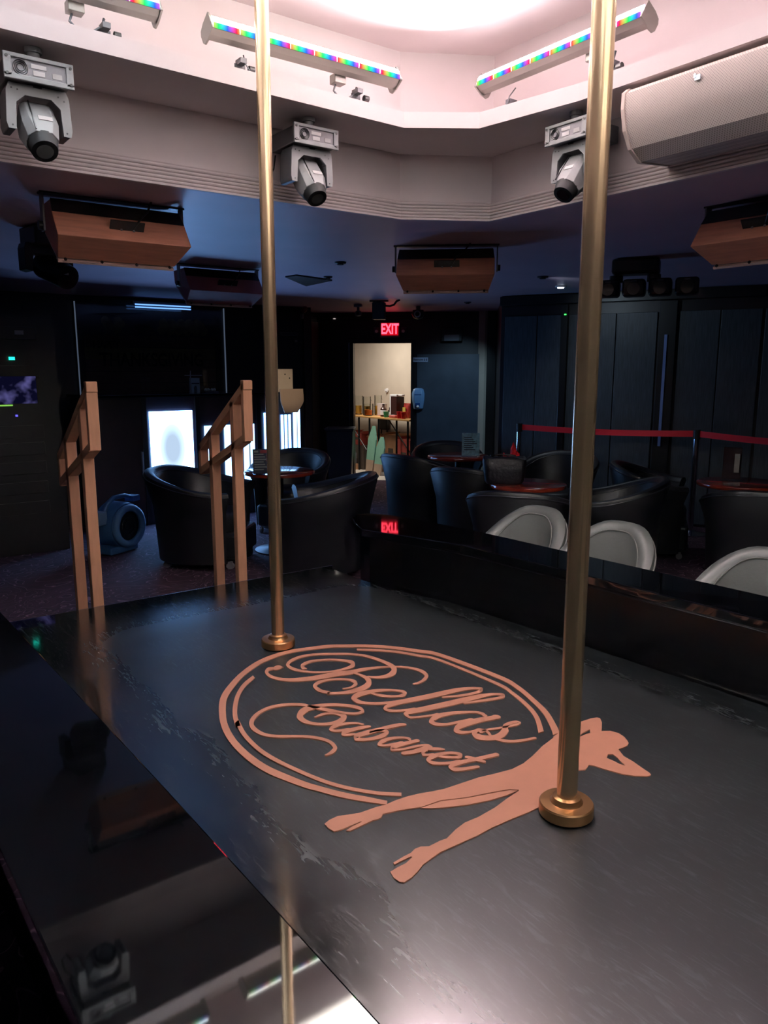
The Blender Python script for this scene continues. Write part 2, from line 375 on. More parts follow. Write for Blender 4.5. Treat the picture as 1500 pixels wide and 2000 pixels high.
# reeded moulding round the foot of the coffer
prof = [(0.0,ZC-0.004)]
zz = ZC-0.004
prof += [(0.020,zz),(0.020,zz+0.010)]
for k in range(5):
    z0 = zz+0.012+k*0.0162
    prof += [(0.008,z0),(0.017,z0+0.003),(0.019,z0+0.008),(0.017,z0+0.013),(0.008,z0+0.0160)]
prof += [(0.012,zz+0.098),(0.0,zz+0.100)]
struct('trim_1', sweep(prof, OCT), M_cove)
# light ledge
n = len(LED_IN)
bm = bmesh.new()
def ringface(z):
    es = []
    for pts in (OCT, LED_IN):
        vs = [bm.verts.new((x,y,z)) for x,y in pts]
        es += [bm.edges.new((vs[i], vs[(i+1)%len(vs)])) for i in range(len(vs))]
    bmesh.ops.triangle_fill(bm, use_beauty=True, use_dissolve=False, edges=es)
ringface(ZL); ringface(ZL+0.072)
for i in range(n):
    a, b_ = LED_IN[i], LED_IN[(i+1)%n]
    vs = [bm.verts.new(p) for p in ((a[0],a[1],ZL),(b_[0],b_[1],ZL),(b_[0],b_[1],ZL+0.072),(a[0],a[1],ZL+0.072))]
    bm.faces.new(vs)
me = bpy.data.meshes.new('trim_2'); bm.to_mesh(me); bm.free(); me.materials.append(M_cove)
o = bpy.data.objects.new('trim_2', me); COL.objects.link(o); o['kind'] = 'structure'

# room walls
def wall(name, a, b, z0=0, z1=ZC, th=0.10, m=None, out=None):
    a, b = Vector(a), Vector(b); d = (b-a).normalized(); q = Vector((-d.y,d.x))
    if q.dot((a+b)/2-Vector((2.5,2.5))) < 0: q = -q
    if out is not None: q = Vector(out)
    P = [a, b, b+q*th, a+q*th]
    g = G(); g.slab([(p.x,p.y) for p in P], z0, z1); return struct(name, g, m or M_wall)
wall('wall_back', ROOM[0], ROOM[1]); wall('wall_back', ROOM[1], ROOM[2]); wall('wall_back', ROOM[2], ROOM[3])
def p45(t): return (6.10+t*0.70711, 9.90-t*0.70711)      # along the doorway wall
T_D0, T_D1, T_E = 0.545, 1.395, 2.617
wall('wall_doorway', p45(0), p45(T_D0)); wall('wall_doorway', p45(T_D1), p45(T_E))
wall('wall_doorway', p45(T_D0), p45(T_D1), 2.02, ZC)
wall('wall_recess', ROOM[4], ROOM[5], out=(0.72,-0.69))
wr = wall('wall_right', ROOM[5], ROOM[6]); wall('wall_right', ROOM[6], ROOM[7]); wall('wall_right', ROOM[7], ROOM[8])
wall('wall_near', ROOM[8], ROOM[9]); wall('wall_left', ROOM[9], ROOM[0])
# store room behind the doorway
g = G(); g.box((7.82,10.6,1.23),(0.1,5.0,2.46)); struct('wall_store', g, M_beige)
g = G(); g.box((5.5,13.05,1.23),(4.8,0.1,2.46)); struct('wall_store', g, M_beige)
g = G(); g.box((7.755,10.65,0.05),(0.03,4.6,0.10)); struct('baseboard_store', g, M_brown)
sl = bpy.data.lights.new('store_room_lamp','AREA'); sl.shape='RECTANGLE'; sl.size=0.9; sl.size_y=0.5; sl.energy=42; sl.color=(1.0,0.92,0.82)
so = bpy.data.objects.new('store_room_lamp', sl); COL.objects.link(so); so.location=(6.72,9.95,2.38)
# door frame
g = G()
R45 = -R(45)
def at45(t, off, z): # off > 0 towards the room
    x, y = p45(t); return (x-off*0.70711, y-off*0.70711, z)
for t in (T_D0-0.03, T_D1+0.03): g.box(at45(t,-0.04,1.02),(0.06,0.14,2.04),rz=R45)
g.box(at45((T_D0+T_D1)/2,-0.04,2.05),(T_D1-T_D0+0.12,0.14,0.06),rz=R45)
struct('door_1', g, M_post, bev=0.004)
g = G(); g.box(at45(T_D0-0.065,0.012,1.02),(0.012,0.012,2.02),rz=R45); struct('trim_3', g, M_alu)
# picture rail on the doorway wall
g = G(); g.box(at45(0.85,0.02,2.415),(1.7,0.03,0.035),rz=R45); g.box(at45(0.85,0.012,2.36),(1.7,0.02,0.012),rz=R45); struct('trim_4', g, M_blackpaint, bev=0.004)
g = G(); g.box(at45(2.55,0.03,ZC/2),(0.13,0.07,ZC),rz=R45); struct('trim_5', g, M_post, bev=0.006)
# slate coloured lower panel of the doorway wall
g = G(); g.box(at45((T_D1+2.46)/2+0.04,0.008,0.93),(2.46-T_D1-0.10,0.016,1.86),rz=R45); p = struct('wall_panel', g, M_teal)
p['kind'] = 'structure'
# tall dark edge posts of the back wall jog
g = G(); g.box((5.44,9.12,1.21),(0.10,0.10,2.42)); g.box((5.98,9.83,1.16),(0.16,0.10,2.32),rz=R(17)); struct('trim_6', g, mat('dark_oak_post',(58,42,40),0.4), bev=0.005)
# right wall : boards, posts
d = (Vector(ROOM[6])-Vector(ROOM[5])); LW = d.length; d.normalize(); q = Vector((-d.y,d.x)); q = -q if q.x > 0 else q
rzw = math.atan2(d.y, d.x)
def onw(t, off, z): return (ROOM[5][0]+d.x*t+q.x*off, ROOM[5][1]+d.y*t+q.y*off, z)
edges = [(0.05,0.42),(0.43,0.69),(0.78,1.28),(1.29,1.70),(1.92,2.30),(2.31,2.68)]
for a_, b_ in edges:
    g = G(); g.box((0,0,0),(b_-a_,0.024,2.20)); o = obj('panel', g, M_panelwood, wr, onw((a_+b_)/2,0.012,1.13), rzw, bev=0.004)
for t, w_ in ((0.735,0.075),(1.81,0.17)):
    g = G(); g.box((0,0,0),(w_,0.06,2.34)); obj('post', g, M_post, wr, onw(t,0.03,1.17), rzw, bev=0.005)
g = G(); g.box((0,0,0),(0.028,0.02,1.15)); obj('metal_strip', g, mat('pale_metal_strip',(120,140,190),0.35,metal=0.3), wr, onw(1.80,0.07,1.42), rzw)
g = G(); g.box((0,0,0),(LW,0.07,0.10)); obj('cornice', g, M_post, wr, onw(LW/2,0.035,2.395), rzw, bev=0.006)
obj('indicator', G().box((0,0,0),(0.020,0.012,0.012)), emis('green_led',(60,255,90),3.0), wr, onw(0.745,0.066,2.23), rzw)
wr2 = bpy.data.objects['wall_right.001']
d2 = (Vector(ROOM[7])-Vector(ROOM[6])); L2 = d2.length; d2.normalize(); q2 = Vector((-d2.y,d2.x)); q2 = -q2 if q2.x > 0 else q2
for k in range(3):
    g = G(); g.box((0,0,0),(L2/3-0.02,0.024,2.20)); c = Vector(ROOM[6])+d2*(L2*(k+0.5)/3)+q2*0.012
    obj('panel', g, M_panelwood, wr2, (c.x,c.y,1.13), math.atan2(d2.y,d2.x), bev=0.004)

# ================================================================== STAGE
t = thing('stage', 'low black dance stage with scuffed deck and copper logo on it', 'stage', (1.55,1.2,0))
def loc(pts): return [(x-1.55,y-1.2) for x,y in pts]
DECK = [(0.53,-1.6),(2.705,-1.6),(2.645,1.3),(2.605,2.3),(2.565,2.9),(2.475,3.2),(2.445,3.5),(2.445,3.90),(0.45,3.90),(0.46,3.2),(0.50,1.5)]
g = G(); g.slab(loc(DECK), 0.41, 0.45); obj('deck', g, M_deck, t, bev=0.004)
g = G(); g.slab(loc([(x, y-0.02 if y > 3.8 else y) for x,y in DECK]), 0.0, 0.41); obj('fascia', g, M_blackpaint, t)
g = G(); g.box((1.5-1.55,3.904-1.2,0.437),(1.98,0.010,0.024)); obj('edge_trim', g, M_alu, t, bev=0.003)

# tip rails
def counter(name, label, outer, inner, body_in, body_out):
    cx = sum(p[0] for p in inner)/len(inner)
    t = thing(name, label, 'counter', (cx,1.0,0))
    def lc(pts): return [(x-cx,y-1.0) for x,y in pts]
    g = G(); g.slab(lc(inner+outer[::-1]), 0.715, 0.755); obj('countertop', g, M_blackgloss, t, bev=0.004)
    g = G(); g.slab(lc(body_in+body_out[::-1]), 0.0, 0.715); obj('body', g, M_blackpaint, t, bev=0.004)
    return t
inner = [(2.745,-1.6),(2.70,0.3),(2.670,1.3),(2.642,2.26),(2.605,2.86),(2.52,3.16),(2.42,3.48)]
outer = [(3.06,-1.6),(3.00,0.5),(2.97,1.5),(2.93,2.5),(2.91,3.07),(2.86,3.5),(2.81,3.74),(2.75,3.85),(2.66,3.88),(2.57,3.80),(2.49,3.64)]
bi = [(2.72,-1.58),(2.66,1.3),(2.62,2.3),(2.58,2.9),(2.49,3.2),(2.46,3.46)]
bo = [(2.88,-1.58),(2.82,1.5),(2.78,2.6),(2.76,3.1),(2.72,3.5),(2.66,3.70),(2.56,3.70),(2.52,3.6)]
counter('tip_rail', 'right hand black gloss tip rail counter beside the grey chairs', outer, inner, bi, bo)
inner = [(0.575,-1.6),(0.540,0.7),(0.525,1.5),(0.505,2.3),(0.480,3.2),(0.47,3.80)]
outer = [(0.235,-1.6),(0.205,0.9),(0.19,1.8),(0.17,2.8),(0.16,3.5),(0.18,3.72),(0.25,3.84),(0.36,3.86)]
bi = [(0.52,-1.58),(0.49,1.5),(0.45,3.2),(0.44,3.7)]
bo = [(0.36,-1.58),(0.33,1.5),(0.29,3.2),(0.29,3.65)]
counter('tip_rail', 'near left mirror black tip rail counter reflecting the lights', outer, inner, bi, bo)

# steps at the far edge of the stage
t = thing('stage_steps', 'dark carpeted steps between the two tan handrails', 'steps', (1.56,4.3,0))
for k, (y0, h) in enumerate(((3.93,0.30),(4.23,0.15))):
    g = G(); g.box((0,y0-4.3+0.15,h/2),(0.95,0.30,h)); obj('step', g, M_blackpaint, t, bev=0.006)

# handrails
def handrail(x, label):
    t = thing('handrail', label, 'handrail', (x,3.98,0))
    w = 0.056
    def b(name, c, s): g = G(); g.box(c, s); return obj(name, g, M_rail, t, bev=0.004)
    b('end_board', (0,0.02,1.409),(w,0.036,0.345)); b('end_board', (0,0.655,1.075),(w,0.036,0.19))
    b('post', (0,0.165,0.881),(w,0.05,1.158)); b('post', (0,0.485,0.711),(w,0.05,1.118))
    for nm, (y0,z0), (y1,z1), h in (('top_rail',(-0.004,1.582),(0.675,1.165),0.052),('bottom_rail',(0.03,1.275),(0.66,1.025),0.048)):
        g = G(); g.extr([(y0,z0),(y1,z1),(y1,z1-h),(y0,z0-h)], -w/2, w/2, lambda p,q_,s: (s,p,q_)); obj(nm, g, M_rail, t, bev=0.004)
    return t
handrail(1.134, 'left tan timber handrail beside the left tip rail')
handrail(1.990, 'right tan timber handrail beside the far brass pole')

# ------------------------------------------------------------------ floor logo
STROKES = [
('outer_ring',[11772,15756,11656,15617,11702,15848,11567,15694,11435,16259,11268,16065,11150,16660,10978,16457,10886,17102,10706,16891,10637,17587,10457,17372,10485,17896,10289,17673,10231,18639,10010,18388,10024,19380,9781,19119,9929,20107,9675,19876,9923,20986,9661,20791,10024,21910,9762,21783,10251,22830,10008,22818,10594,23691,10381,23801,10941,24416,10781,24637,11181,24799,11121,25157,11570,25276,11574,25678,12290,26016,12334,26413,12996,26577,13085,26989,13763,27028,13892,27438,14601,27289,14749,27655,15359,27341,15516,27670,16031,27205,16195,27511,16896,26933,17077,27238,17452,26603,17635,26883,18112,26126,18305,26400,18712,25568,18915,25832,19231,24913,19453,25178,19677,24184,19916,24447,20127,23251,20387,23491,20425,20089,20712,20298,20270,18949,20556,19110,19906,17904,20197,18032,19446,16880,19751,16966,18812,15984,19128,16013,18539,15661,18836,15647]),
('inner_ring',[12866,26077,12819,25818,12224,25620,12202,25342,11624,24954,11664,24728,11107,24167,11208,24014,10662,23286,10811,23228,10354,22399,10525,22410,10482,22714,10683,22842,10267,21769,10449,21865,10191,20928,10364,21061,10203,20159,10364,20312,10346,19346,10486,19492,10523,18650,10652,18787,10757,17856,10883,17990,10982,17310,11098,17439,11242,16841,11355,16972,11529,16427,11640,16559,11843,16061,11951,16194,12239,15715,12347,15848]),
('inner_ring',[17728,25913,17852,26090,18240,25466,18370,25640,18891,24731,19039,24908,19381,23816,19545,23991,19782,22840,19950,22991,19946,19736,20145,19878,19775,18777,19992,18895,19400,17674,19638,17770,18965,16867,19199,16897,18254,16038,18484,16014]),
('letter',[13946,26366,13844,26149,13740,26460,13635,26148,13436,26168,13539,26069,13308,25692,13473,25855,13368,25274,13514,25483,13600,24859,13746,25100,13969,24536,14137,24837,14436,24304,14629,24662,14948,24140,15171,24555,15547,24039,15785,24455,16031,23894,16241,24251,16557,23869,16732,24163,17055,23801,17183,24001,17481,23672,17573,23803,17846,23452,17933,23567,18108,23198,18220,23334,18295,22904,18433,23055,18390,22557,18577,22733,18362,22225,18599,22392,18273,22002,18449,21990,18182,21936,18130,21708,17943,21789,17852,21594,17675,21713,17584,21561,17495,21708,17432,21614]),
('letter_dot',[13784,26167,13844,26306,13857,26065,14000,26402,13954,26031,14144,26448,14061,26040,14234,26373,14187,26108,14241,26204]),
('letter',[14946,25518,14884,25433,14982,25693,14762,25484,14955,25682,14923,25885,15124,25817,15227,26091,15496,25901,15599,26103,15942,25752,16049,25930,16342,25442,16471,25632,16618,25029,16796,25260,16651,24722,16909,24953,16700,24807,16628,24483,16392,24631,16270,24388,15803,24616,15720,24468,15297,24806,15221,24679,14922,25123,14830,24981,14661,25552,14530,25364,14554,25994,14377,25784,14582,26203,14453,26262,14756,26370,14839,26659,15265,26575,15377,26826,15866,26517,15981,26726,16440,26223,16554,26407,16955,25827,17088,26027,17196,25646,17317,25817,17441,25336,17578,25514,17618,24941,17793,25145,17725,24457,17924,24667,17767,23952,17998,24173,17715,23513,18016,23744,17637,23323,17877,23296,17538,23231,17431,22822,17220,23063,17046,22748,16877,23065,16735,22855,16628,23213,16511,23057,16520,23339,16427,23222]),
('letter',[16178,23835,16286,23954,16222,23542,16369,23696,16216,23206,16432,23390,16111,22916,16381,23003,16085,22890,16070,22556,15829,22731,15664,22323,15499,22662,15319,22318,15095,22650,14947,22392,14736,22756,14614,22560,14382,22976,14264,22794,14493,22975,14332,22794,14346,23251,14188,23057,14332,23549,14121,23358,14345,23685,14252,23828,14528,23821,14629,24080,14954,23871,15041,24028,15382,23665,15481,23817,15614,23383,15748,23554,15642,23082,15848,23266,15673,23097,15657,22878,15384,22910,15313,22762,15063,22939,15017,22857]),
('letter',[15617,21821,15713,21929,15726,21498,15862,21660,15980,21226,16094,21373,16241,21058,16340,21199,16463,20973,16593,21216,16730,21178,16558,21173,16766,21442,16596,21278,16607,21628,16502,21501,16360,21872,16245,21716,16003,22117,15839,21865,15599,22248,15413,21925,15222,22286,15056,21910,14803,22037,14936,21862,14700,21566,14938,21796,14857,21319,14998,21497,15144,21057,15263,21223,15565,20801,15689,20979,16075,20568,16244,20809]),
('letter',[17533,20020,17612,20118,17946,19804,18048,19930,18357,19636,18480,19792,18758,19560,18883,19732,19062,19583,19172,19780,19313,19825,19109,19681,19197,19987,19050,19836,18910,20199,18750,20012,18455,20402,18231,20108,17792,20527,17553,20190,17137,20634,16906,20300,16512,20759,16300,20441,16224,20802,16039,20504,15817,20813,15664,20548,15523,20798,15413,20558,15209,20597,15346,20560,15206,20299,15343,20450,15436,20103,15539,20239,15751,19940,15855,20089,16035,19867,16137,20017]),
('letter',[17823,19170,17899,19263,18224,19003,18335,19137,18634,18842,18769,19003,19093,18724,19226,18887,19375,18716,19479,18902,19576,18967,19405,18830,19403,19157,19272,19025,19105,19352,18929,19145,18613,19507,18377,19201,17910,19633,17656,19289,17138,19767,16897,19425,16466,19879,16245,19553,15893,19986,15709,19687,15531,19831,15664,19732,15483,19449,15593,19560,15738,19296,15815,19399,16150,19122,16235,19238,16421,19053,16513,19183]),
('letter',[17803,18078,17643,17997,17844,18241,17679,18120,17748,18445,17627,18331,17557,18618,17446,18495,17129,18903,16985,18725,16659,19092,16489,18845,16255,19100,16111,18797,15838,18815,16043,18811,15848,18462,16023,18633,16148,18257,16263,18400,16557,18137,16677,18295,17046,17998,17188,18181]),
('letter',[18069,17857,17861,17602,17805,17913,17596,17659,17509,18020,17293,17740,16921,18124,16695,17796,16479,18108,16321,17789,16073,17806,16313,17834,16118,17520,16288,17683,16385,17394,16489,17517,16580,17351,16669,17466]),
('letter',[16729,17155,16802,17270,16900,17164,16977,17280,17007,17163,17091,17265,17427,17009,17515,17111,17770,16916,17857,17018,18087,16835,18188,16962,18326,16893,18264,16939,18330,17084,18216,16974,18113,17187,17982,17012,17778,17170,17716,16921,17508,16985,17523,16698,17273,16856,17094,16499,16962,16808,16738,16537,16679,16967,16442,16736,16589,17192,16295,16990,16574,17223,16483,17369,16685,17277,16828,17474,16879,17194,16992,17291,16858,17016,16994,17080,16770,16814,16885,16848]),
('letter',[16745,16531,16866,16630,16866,16275,16994,16387,17085,16068,17206,16188,17402,15913,17516,16036,17823,15812,17918,15916]),
('letter',[11761,18943,11788,19011,11894,18912,11941,19056,12089,18954,12120,19159,12305,19134,12197,19214,12403,19440,12247,19357,12405,19703,12270,19581,12338,19939,12216,19794,12169,20237,12060,20086,11906,20525,11810,20373,11608,20752,11523,20605,11450,20873,11357,20709,11188,21085,11092,20923,10966,21364,10855,21200,10883,21709,10727,21537,10898,22098,10708,21985,10978,22318,10871,22441,11168,22570,11172,22804,11530,22846,11581,23067,11946,22974,12021,23177,12358,22916,12455,23118,12741,22716,12852,22913,13014,22471,13136,22658,13150,22278,13252,22416,13273,21973,13412,22156,13405,21685,13566,21895,13580,21367,13740,21576,13792,21104,13913,21268,14040,20853,14142,21001,14259,20738,14352,20903,14508,20778,14482,20928,14642,21148,14478,20995,14517,21487,14362,21297,14301,21760,14162,21566,14017,22025,13887,21824,13740,22206,13609,21976,13430,22344,13273,22021,13085,22391,12932,21974,12716,22236,12668,21839,12383,21821,12615,21798,12336,21386,12552,21590,12460,21090,12594,21266,12681,20846,12779,20998,12953,20646,13059,20832,13237,20541,13364,20812,13516,20557,13616,20904,13832,20882,13597,20836,13797,21187,13630,21003,13627,21367,13538,21239,13431,21512,13353,21377,13214,21578,13136,21408,12943,21506,12905,21411]),
('letter',[13944,20085,13859,19983,13829,20263,13756,20163,13601,20439,13518,20304,13298,20554,13203,20366,13030,20564,12947,20341,12775,20355,12919,20389,12843,20118,12937,20250,13065,19987,13161,20146,13242,19890,13355,20077]),
('letter',[14026,19836,13947,19703,13703,19969,13586,19760,13369,20027,13249,19790,13116,20032,13028,19798,12905,19798,13043,19869,12987,19653,13071,19776,13232,19524,13312,19650]),
('letter',[15085,19244,14987,19107,14922,19356,14795,19161,14535,19444,14408,19229,14185,19487,14055,19255,13974,19531,13831,19272,13548,19587,13408,19310,13269,19573,13187,19299,13055,19250,13253,19405,13163,19089,13293,19262,13381,18960,13480,19117,13681,18858,13794,19063,14000,18842,14104,19100,14293,19045,14193,19119,14293,19288,14169,19137,14057,19408,13981,19289,13771,19442,13720,19350]),
('letter',[14497,18109,14421,18128,14594,18270,14465,18184,14517,18443,14428,18341,14283,18636,14193,18508,14009,18742,13908,18558,13703,18723,13615,18508,13456,18538,13608,18591,13546,18341,13631,18453,13862,18189,13955,18331,14095,18092,14216,18277]),
('letter',[14705,18093,14598,17924,14424,18153,14309,17968,14099,18219,13979,18008,13791,18235,13689,18001,13583,17996,13739,18110,13701,17870,13785,17979,13930,17769,13999,17875,14244,17702,14319,17817,14538,17614,14621,17726,14669,17487,14794,17616,14668,17396,14802,17490]),
('letter',[13763,17514,13881,17688,14012,17403,14141,17603,14307,17340,14451,17583,14614,17338,14747,17567]),
('letter',[14523,17342,14634,17468,14652,17198,14781,17347,14811,17092,14929,17225,14935,17018,15003,17090]),
('letter',[14500,17433,14455,17281,14314,17360,14322,17227,14180,17146,14323,17241,14273,17035,14358,17138,14461,16962,14534,17061]),
('letter',[14513,16782,14592,16863,14633,16599,14730,16702,14845,16413,14938,16519,15026,16301,15127,16452,15238,16466,15080,16399,15199,16657,15072,16541,15021,16828,14915,16702,14745,16957,14629,16787,14430,17014,14313,16782,14113,16878,14201,16768,14053,16580,14203,16707,14220,16400,14329,16523,14501,16226,14602,16355,14787,16129,14896,16275]),
('letter',[16134,15898,16007,15737,15815,15973,15686,15805,15447,16058,15320,15890,15074,16169,14944,15987,14687,16236,14565,16031,14379,16145,14460,16034,14336,15854,14490,16002,14584,15708,14697,15844,14887,15601,14991,15732,15047,15559,15130,15663]),
('letter',[15175,16172,15303,16282,15287,15922,15430,16040,15400,15689,15515,15780]),
]
DANCER = [9764,15857,9980,15933,10251,15947,10519,15831,10821,15720,11080,15701,11343,15681,11608,15621,11960,15633,12367,15593,12741,15503,13092,15378,12784,15463,13464,15272,14062,15211,14676,15149,15238,15014,15835,14900,16357,14933,16919,15082,17671,15343,18405,15517,18405,15548,18862,15661,19445,15740,20027,15740,20519,15699,20748,15619,20788,15520,20582,15281,20046,14876,20292,14713,20376,14449,20313,14180,20184,13966,20077,13829,19899,13746,19739,13737,19457,13761,19211,13386,19170,13019,19051,12569,18992,12313,18941,12218,18873,12196,18764,12225,18485,12453,18276,12732,18080,13250,17995,13563,17904,13684,17743,13612,17586,13562,17410,13670,17168,13663,16609,13425,15968,13142,15473,13047,15051,13007,14544,13011,13941,13058,13253,13085,12701,13059,11445,13099,11132,13045,10791,12979,10520,12850,10259,12760,10014,12731,9934,12816,9915,13015,9980,13231,10226,13260,10483,13266,10762,13359,10744,13401,10461,13401,10229,13395,10243,13463,10593,13505,10832,13512,11018,13581,11192,13566,11365,13451,11756,13462,11947,13434,12397,13592,12795,13679,13266,13656,13959,13717,14514,13834,15131,13926,15149,13965,14967,14145,14534,14301,13687,14561,13001,14882,12323,14949,12306,14968,11754,15177,11292,15308,11160,15203,11039,15187,10904,15225,10517,15207,10139,15189,10059,15262,10277,15316,10623,15339,10607,15374,10080,15370,9887,15390,9785,15429,9743,15642]
DANCER_STRIP = [12303,14915,12512,14740,12836,14548,13423,14274,14084,14066,14648,13966,15087,13951,14923,14102,14492,14258,13651,14523,12980,14834]
HOLE_A = [19025,15044,19420,15157,19832,15192,19639,15012,19443,15049,19275,15038]
HOLE_B = [18914,13751,19049,13668,18976,13440,18866,13244,18760,12997,18710,13165,18714,13357,18691,13626]

lg = thing('stage_logo', 'large copper script logo with oval ring and dancer silhouette', 'logo', (1.4,2.0,0.45))
def cr_(P, n=6):
    out = []
    for i in range(len(P)-1):
        p0, p1, p2, p3 = P[max(i-1,0)], P[i], P[i+1], P[min(i+2,len(P)-1)]
        for k in range(n):
            t_ = k/n
            out.append(tuple(0.5*((2*b1)+(-a1_+c1)*t_+(2*a1_-5*b1+4*c1-d1)*t_*t_+(-a1_+3*b1-3*c1+d1)*t_**3) for a1_,b1,c1,d1 in zip(p0,p1,p2,p3)))
    out.append(P[-1]); return out
def ribbon(name, row, z0, h):
    P = [tuple(v/10000 for v in row[i:i+4]) for i in range(0,len(row),4)]
    P = cr_(P)
    # rounded ends
    g = G(); top = []
    Lf = [Vector((p[0]-1.4,p[1]-2.0)) for p in P]; Rt = [Vector((p[2]-1.4,p[3]-2.0)) for p in P]
    n = len(P); vs = []
    for a_, b_ in zip(Lf, Rt): vs += [(a_.x,a_.y,z0),(b_.x,b_.y,z0),(b_.x,b_.y,z0+h),(a_.x,a_.y,z0+h)]
    fs = []
    for i in range(n-1):
        for k in range(4): fs.append((i*4+k, i*4+(k+1)%4, (i+1)*4+(k+1)%4, (i+1)*4+k))
    fs += [(0,1,2,3), ((n-1)*4,(n-1)*4+1,(n-1)*4+2,(n-1)*4+3)]
    g.add(vs, fs)
    # round end caps
    if name != 'outer_ring' and name != 'inner_ring':
        for e_ in (0,-1):
            c = (Lf[e_]+Rt[e_])/2; r = (Lf[e_]-Rt[e_]).length/2
            if r > 0.002: g.slab([(c.x+r*math.cos(2*math.pi*k/12), c.y+r*math.sin(2*math.pi*k/12)) for k in range(12)], z0, z0+h*0.98)
    return obj(name, g, M_decal, lg)
for i, (nm, row) in enumerate(STROKES): ribbon(nm, row, 0.0002, 0.0035+0.00005*i)
def plate(name, rows, h):
    cu = bpy.data.curves.new(name, 'CURVE'); cu.dimensions = '2D'; cu.fill_mode = 'BOTH'; cu.extrude = h/2
    for row in rows:
        sp = cu.splines.new('POLY'); pts = [(row[i]/10000-1.4, row[i+1]/10000-2.0) for i in range(0,len(row),2)]
        sp.points.add(len(pts)-1)
        for p_, q_ in zip(sp.points, pts): p_.co = (q_[0], q_[1], 0, 1)
        sp.use_cyclic_u = True
    tmp = bpy.data.objects.new(name, cu); COL.objects.link(tmp)
    me = bpy.data.meshes.new_from_object(tmp.evaluated_get(bpy.context.evaluated_depsgraph_get())); bpy.data.objects.remove(tmp)
    return mesh_obj(name, me, M_decal, lg, (0,0,0.0002+h/2))
plate('dancer_silhouette', [DANCER, HOLE_A, HOLE_B], 0.0036)
plate('dancer_silhouette', [DANCER_STRIP], 0.0036)

# ------------------------------------------------------------------ brass poles
for (x, y), lb in (((1.530,2.845),'far left brass dance pole standing beside the ring of the logo'), ((1.532,1.238),'near right brass dance pole standing on the dancer silhouette')):
    t = thing('dance_pole', lb, 'pole', (x,y,0.45))
    g = G(); g.cyl((0,0,0.02),(0,0,2.84),0.0275,n=48); obj('pole', g, M_brass, t, smooth=40)
    z0 = 0.004
    g = G(); g.lathe([(0.070,z0),(0.073,z0+0.003),(0.073,z0+0.030),(0.070,z0+0.034),(0.044,z0+0.036),(0.040,z0+0.042),(0.0375,z0+0.050),(0.030,z0+0.053),(0.0277,z0+0.054)], n=48); obj('base_flange', g, M_brassd, t, smooth=35)
    g = G(); g.lathe([(0.0277,2.80),(0.036,2.805),(0.06,2.815),(0.062,2.845)], n=32); obj('ceiling_flange', g, M_brassd, t, smooth=35)
    g = G(); g.cyl((0,0,0.0005),(0,0,0.005),0.066,n=32); obj('base_pad', g, M_black, t)

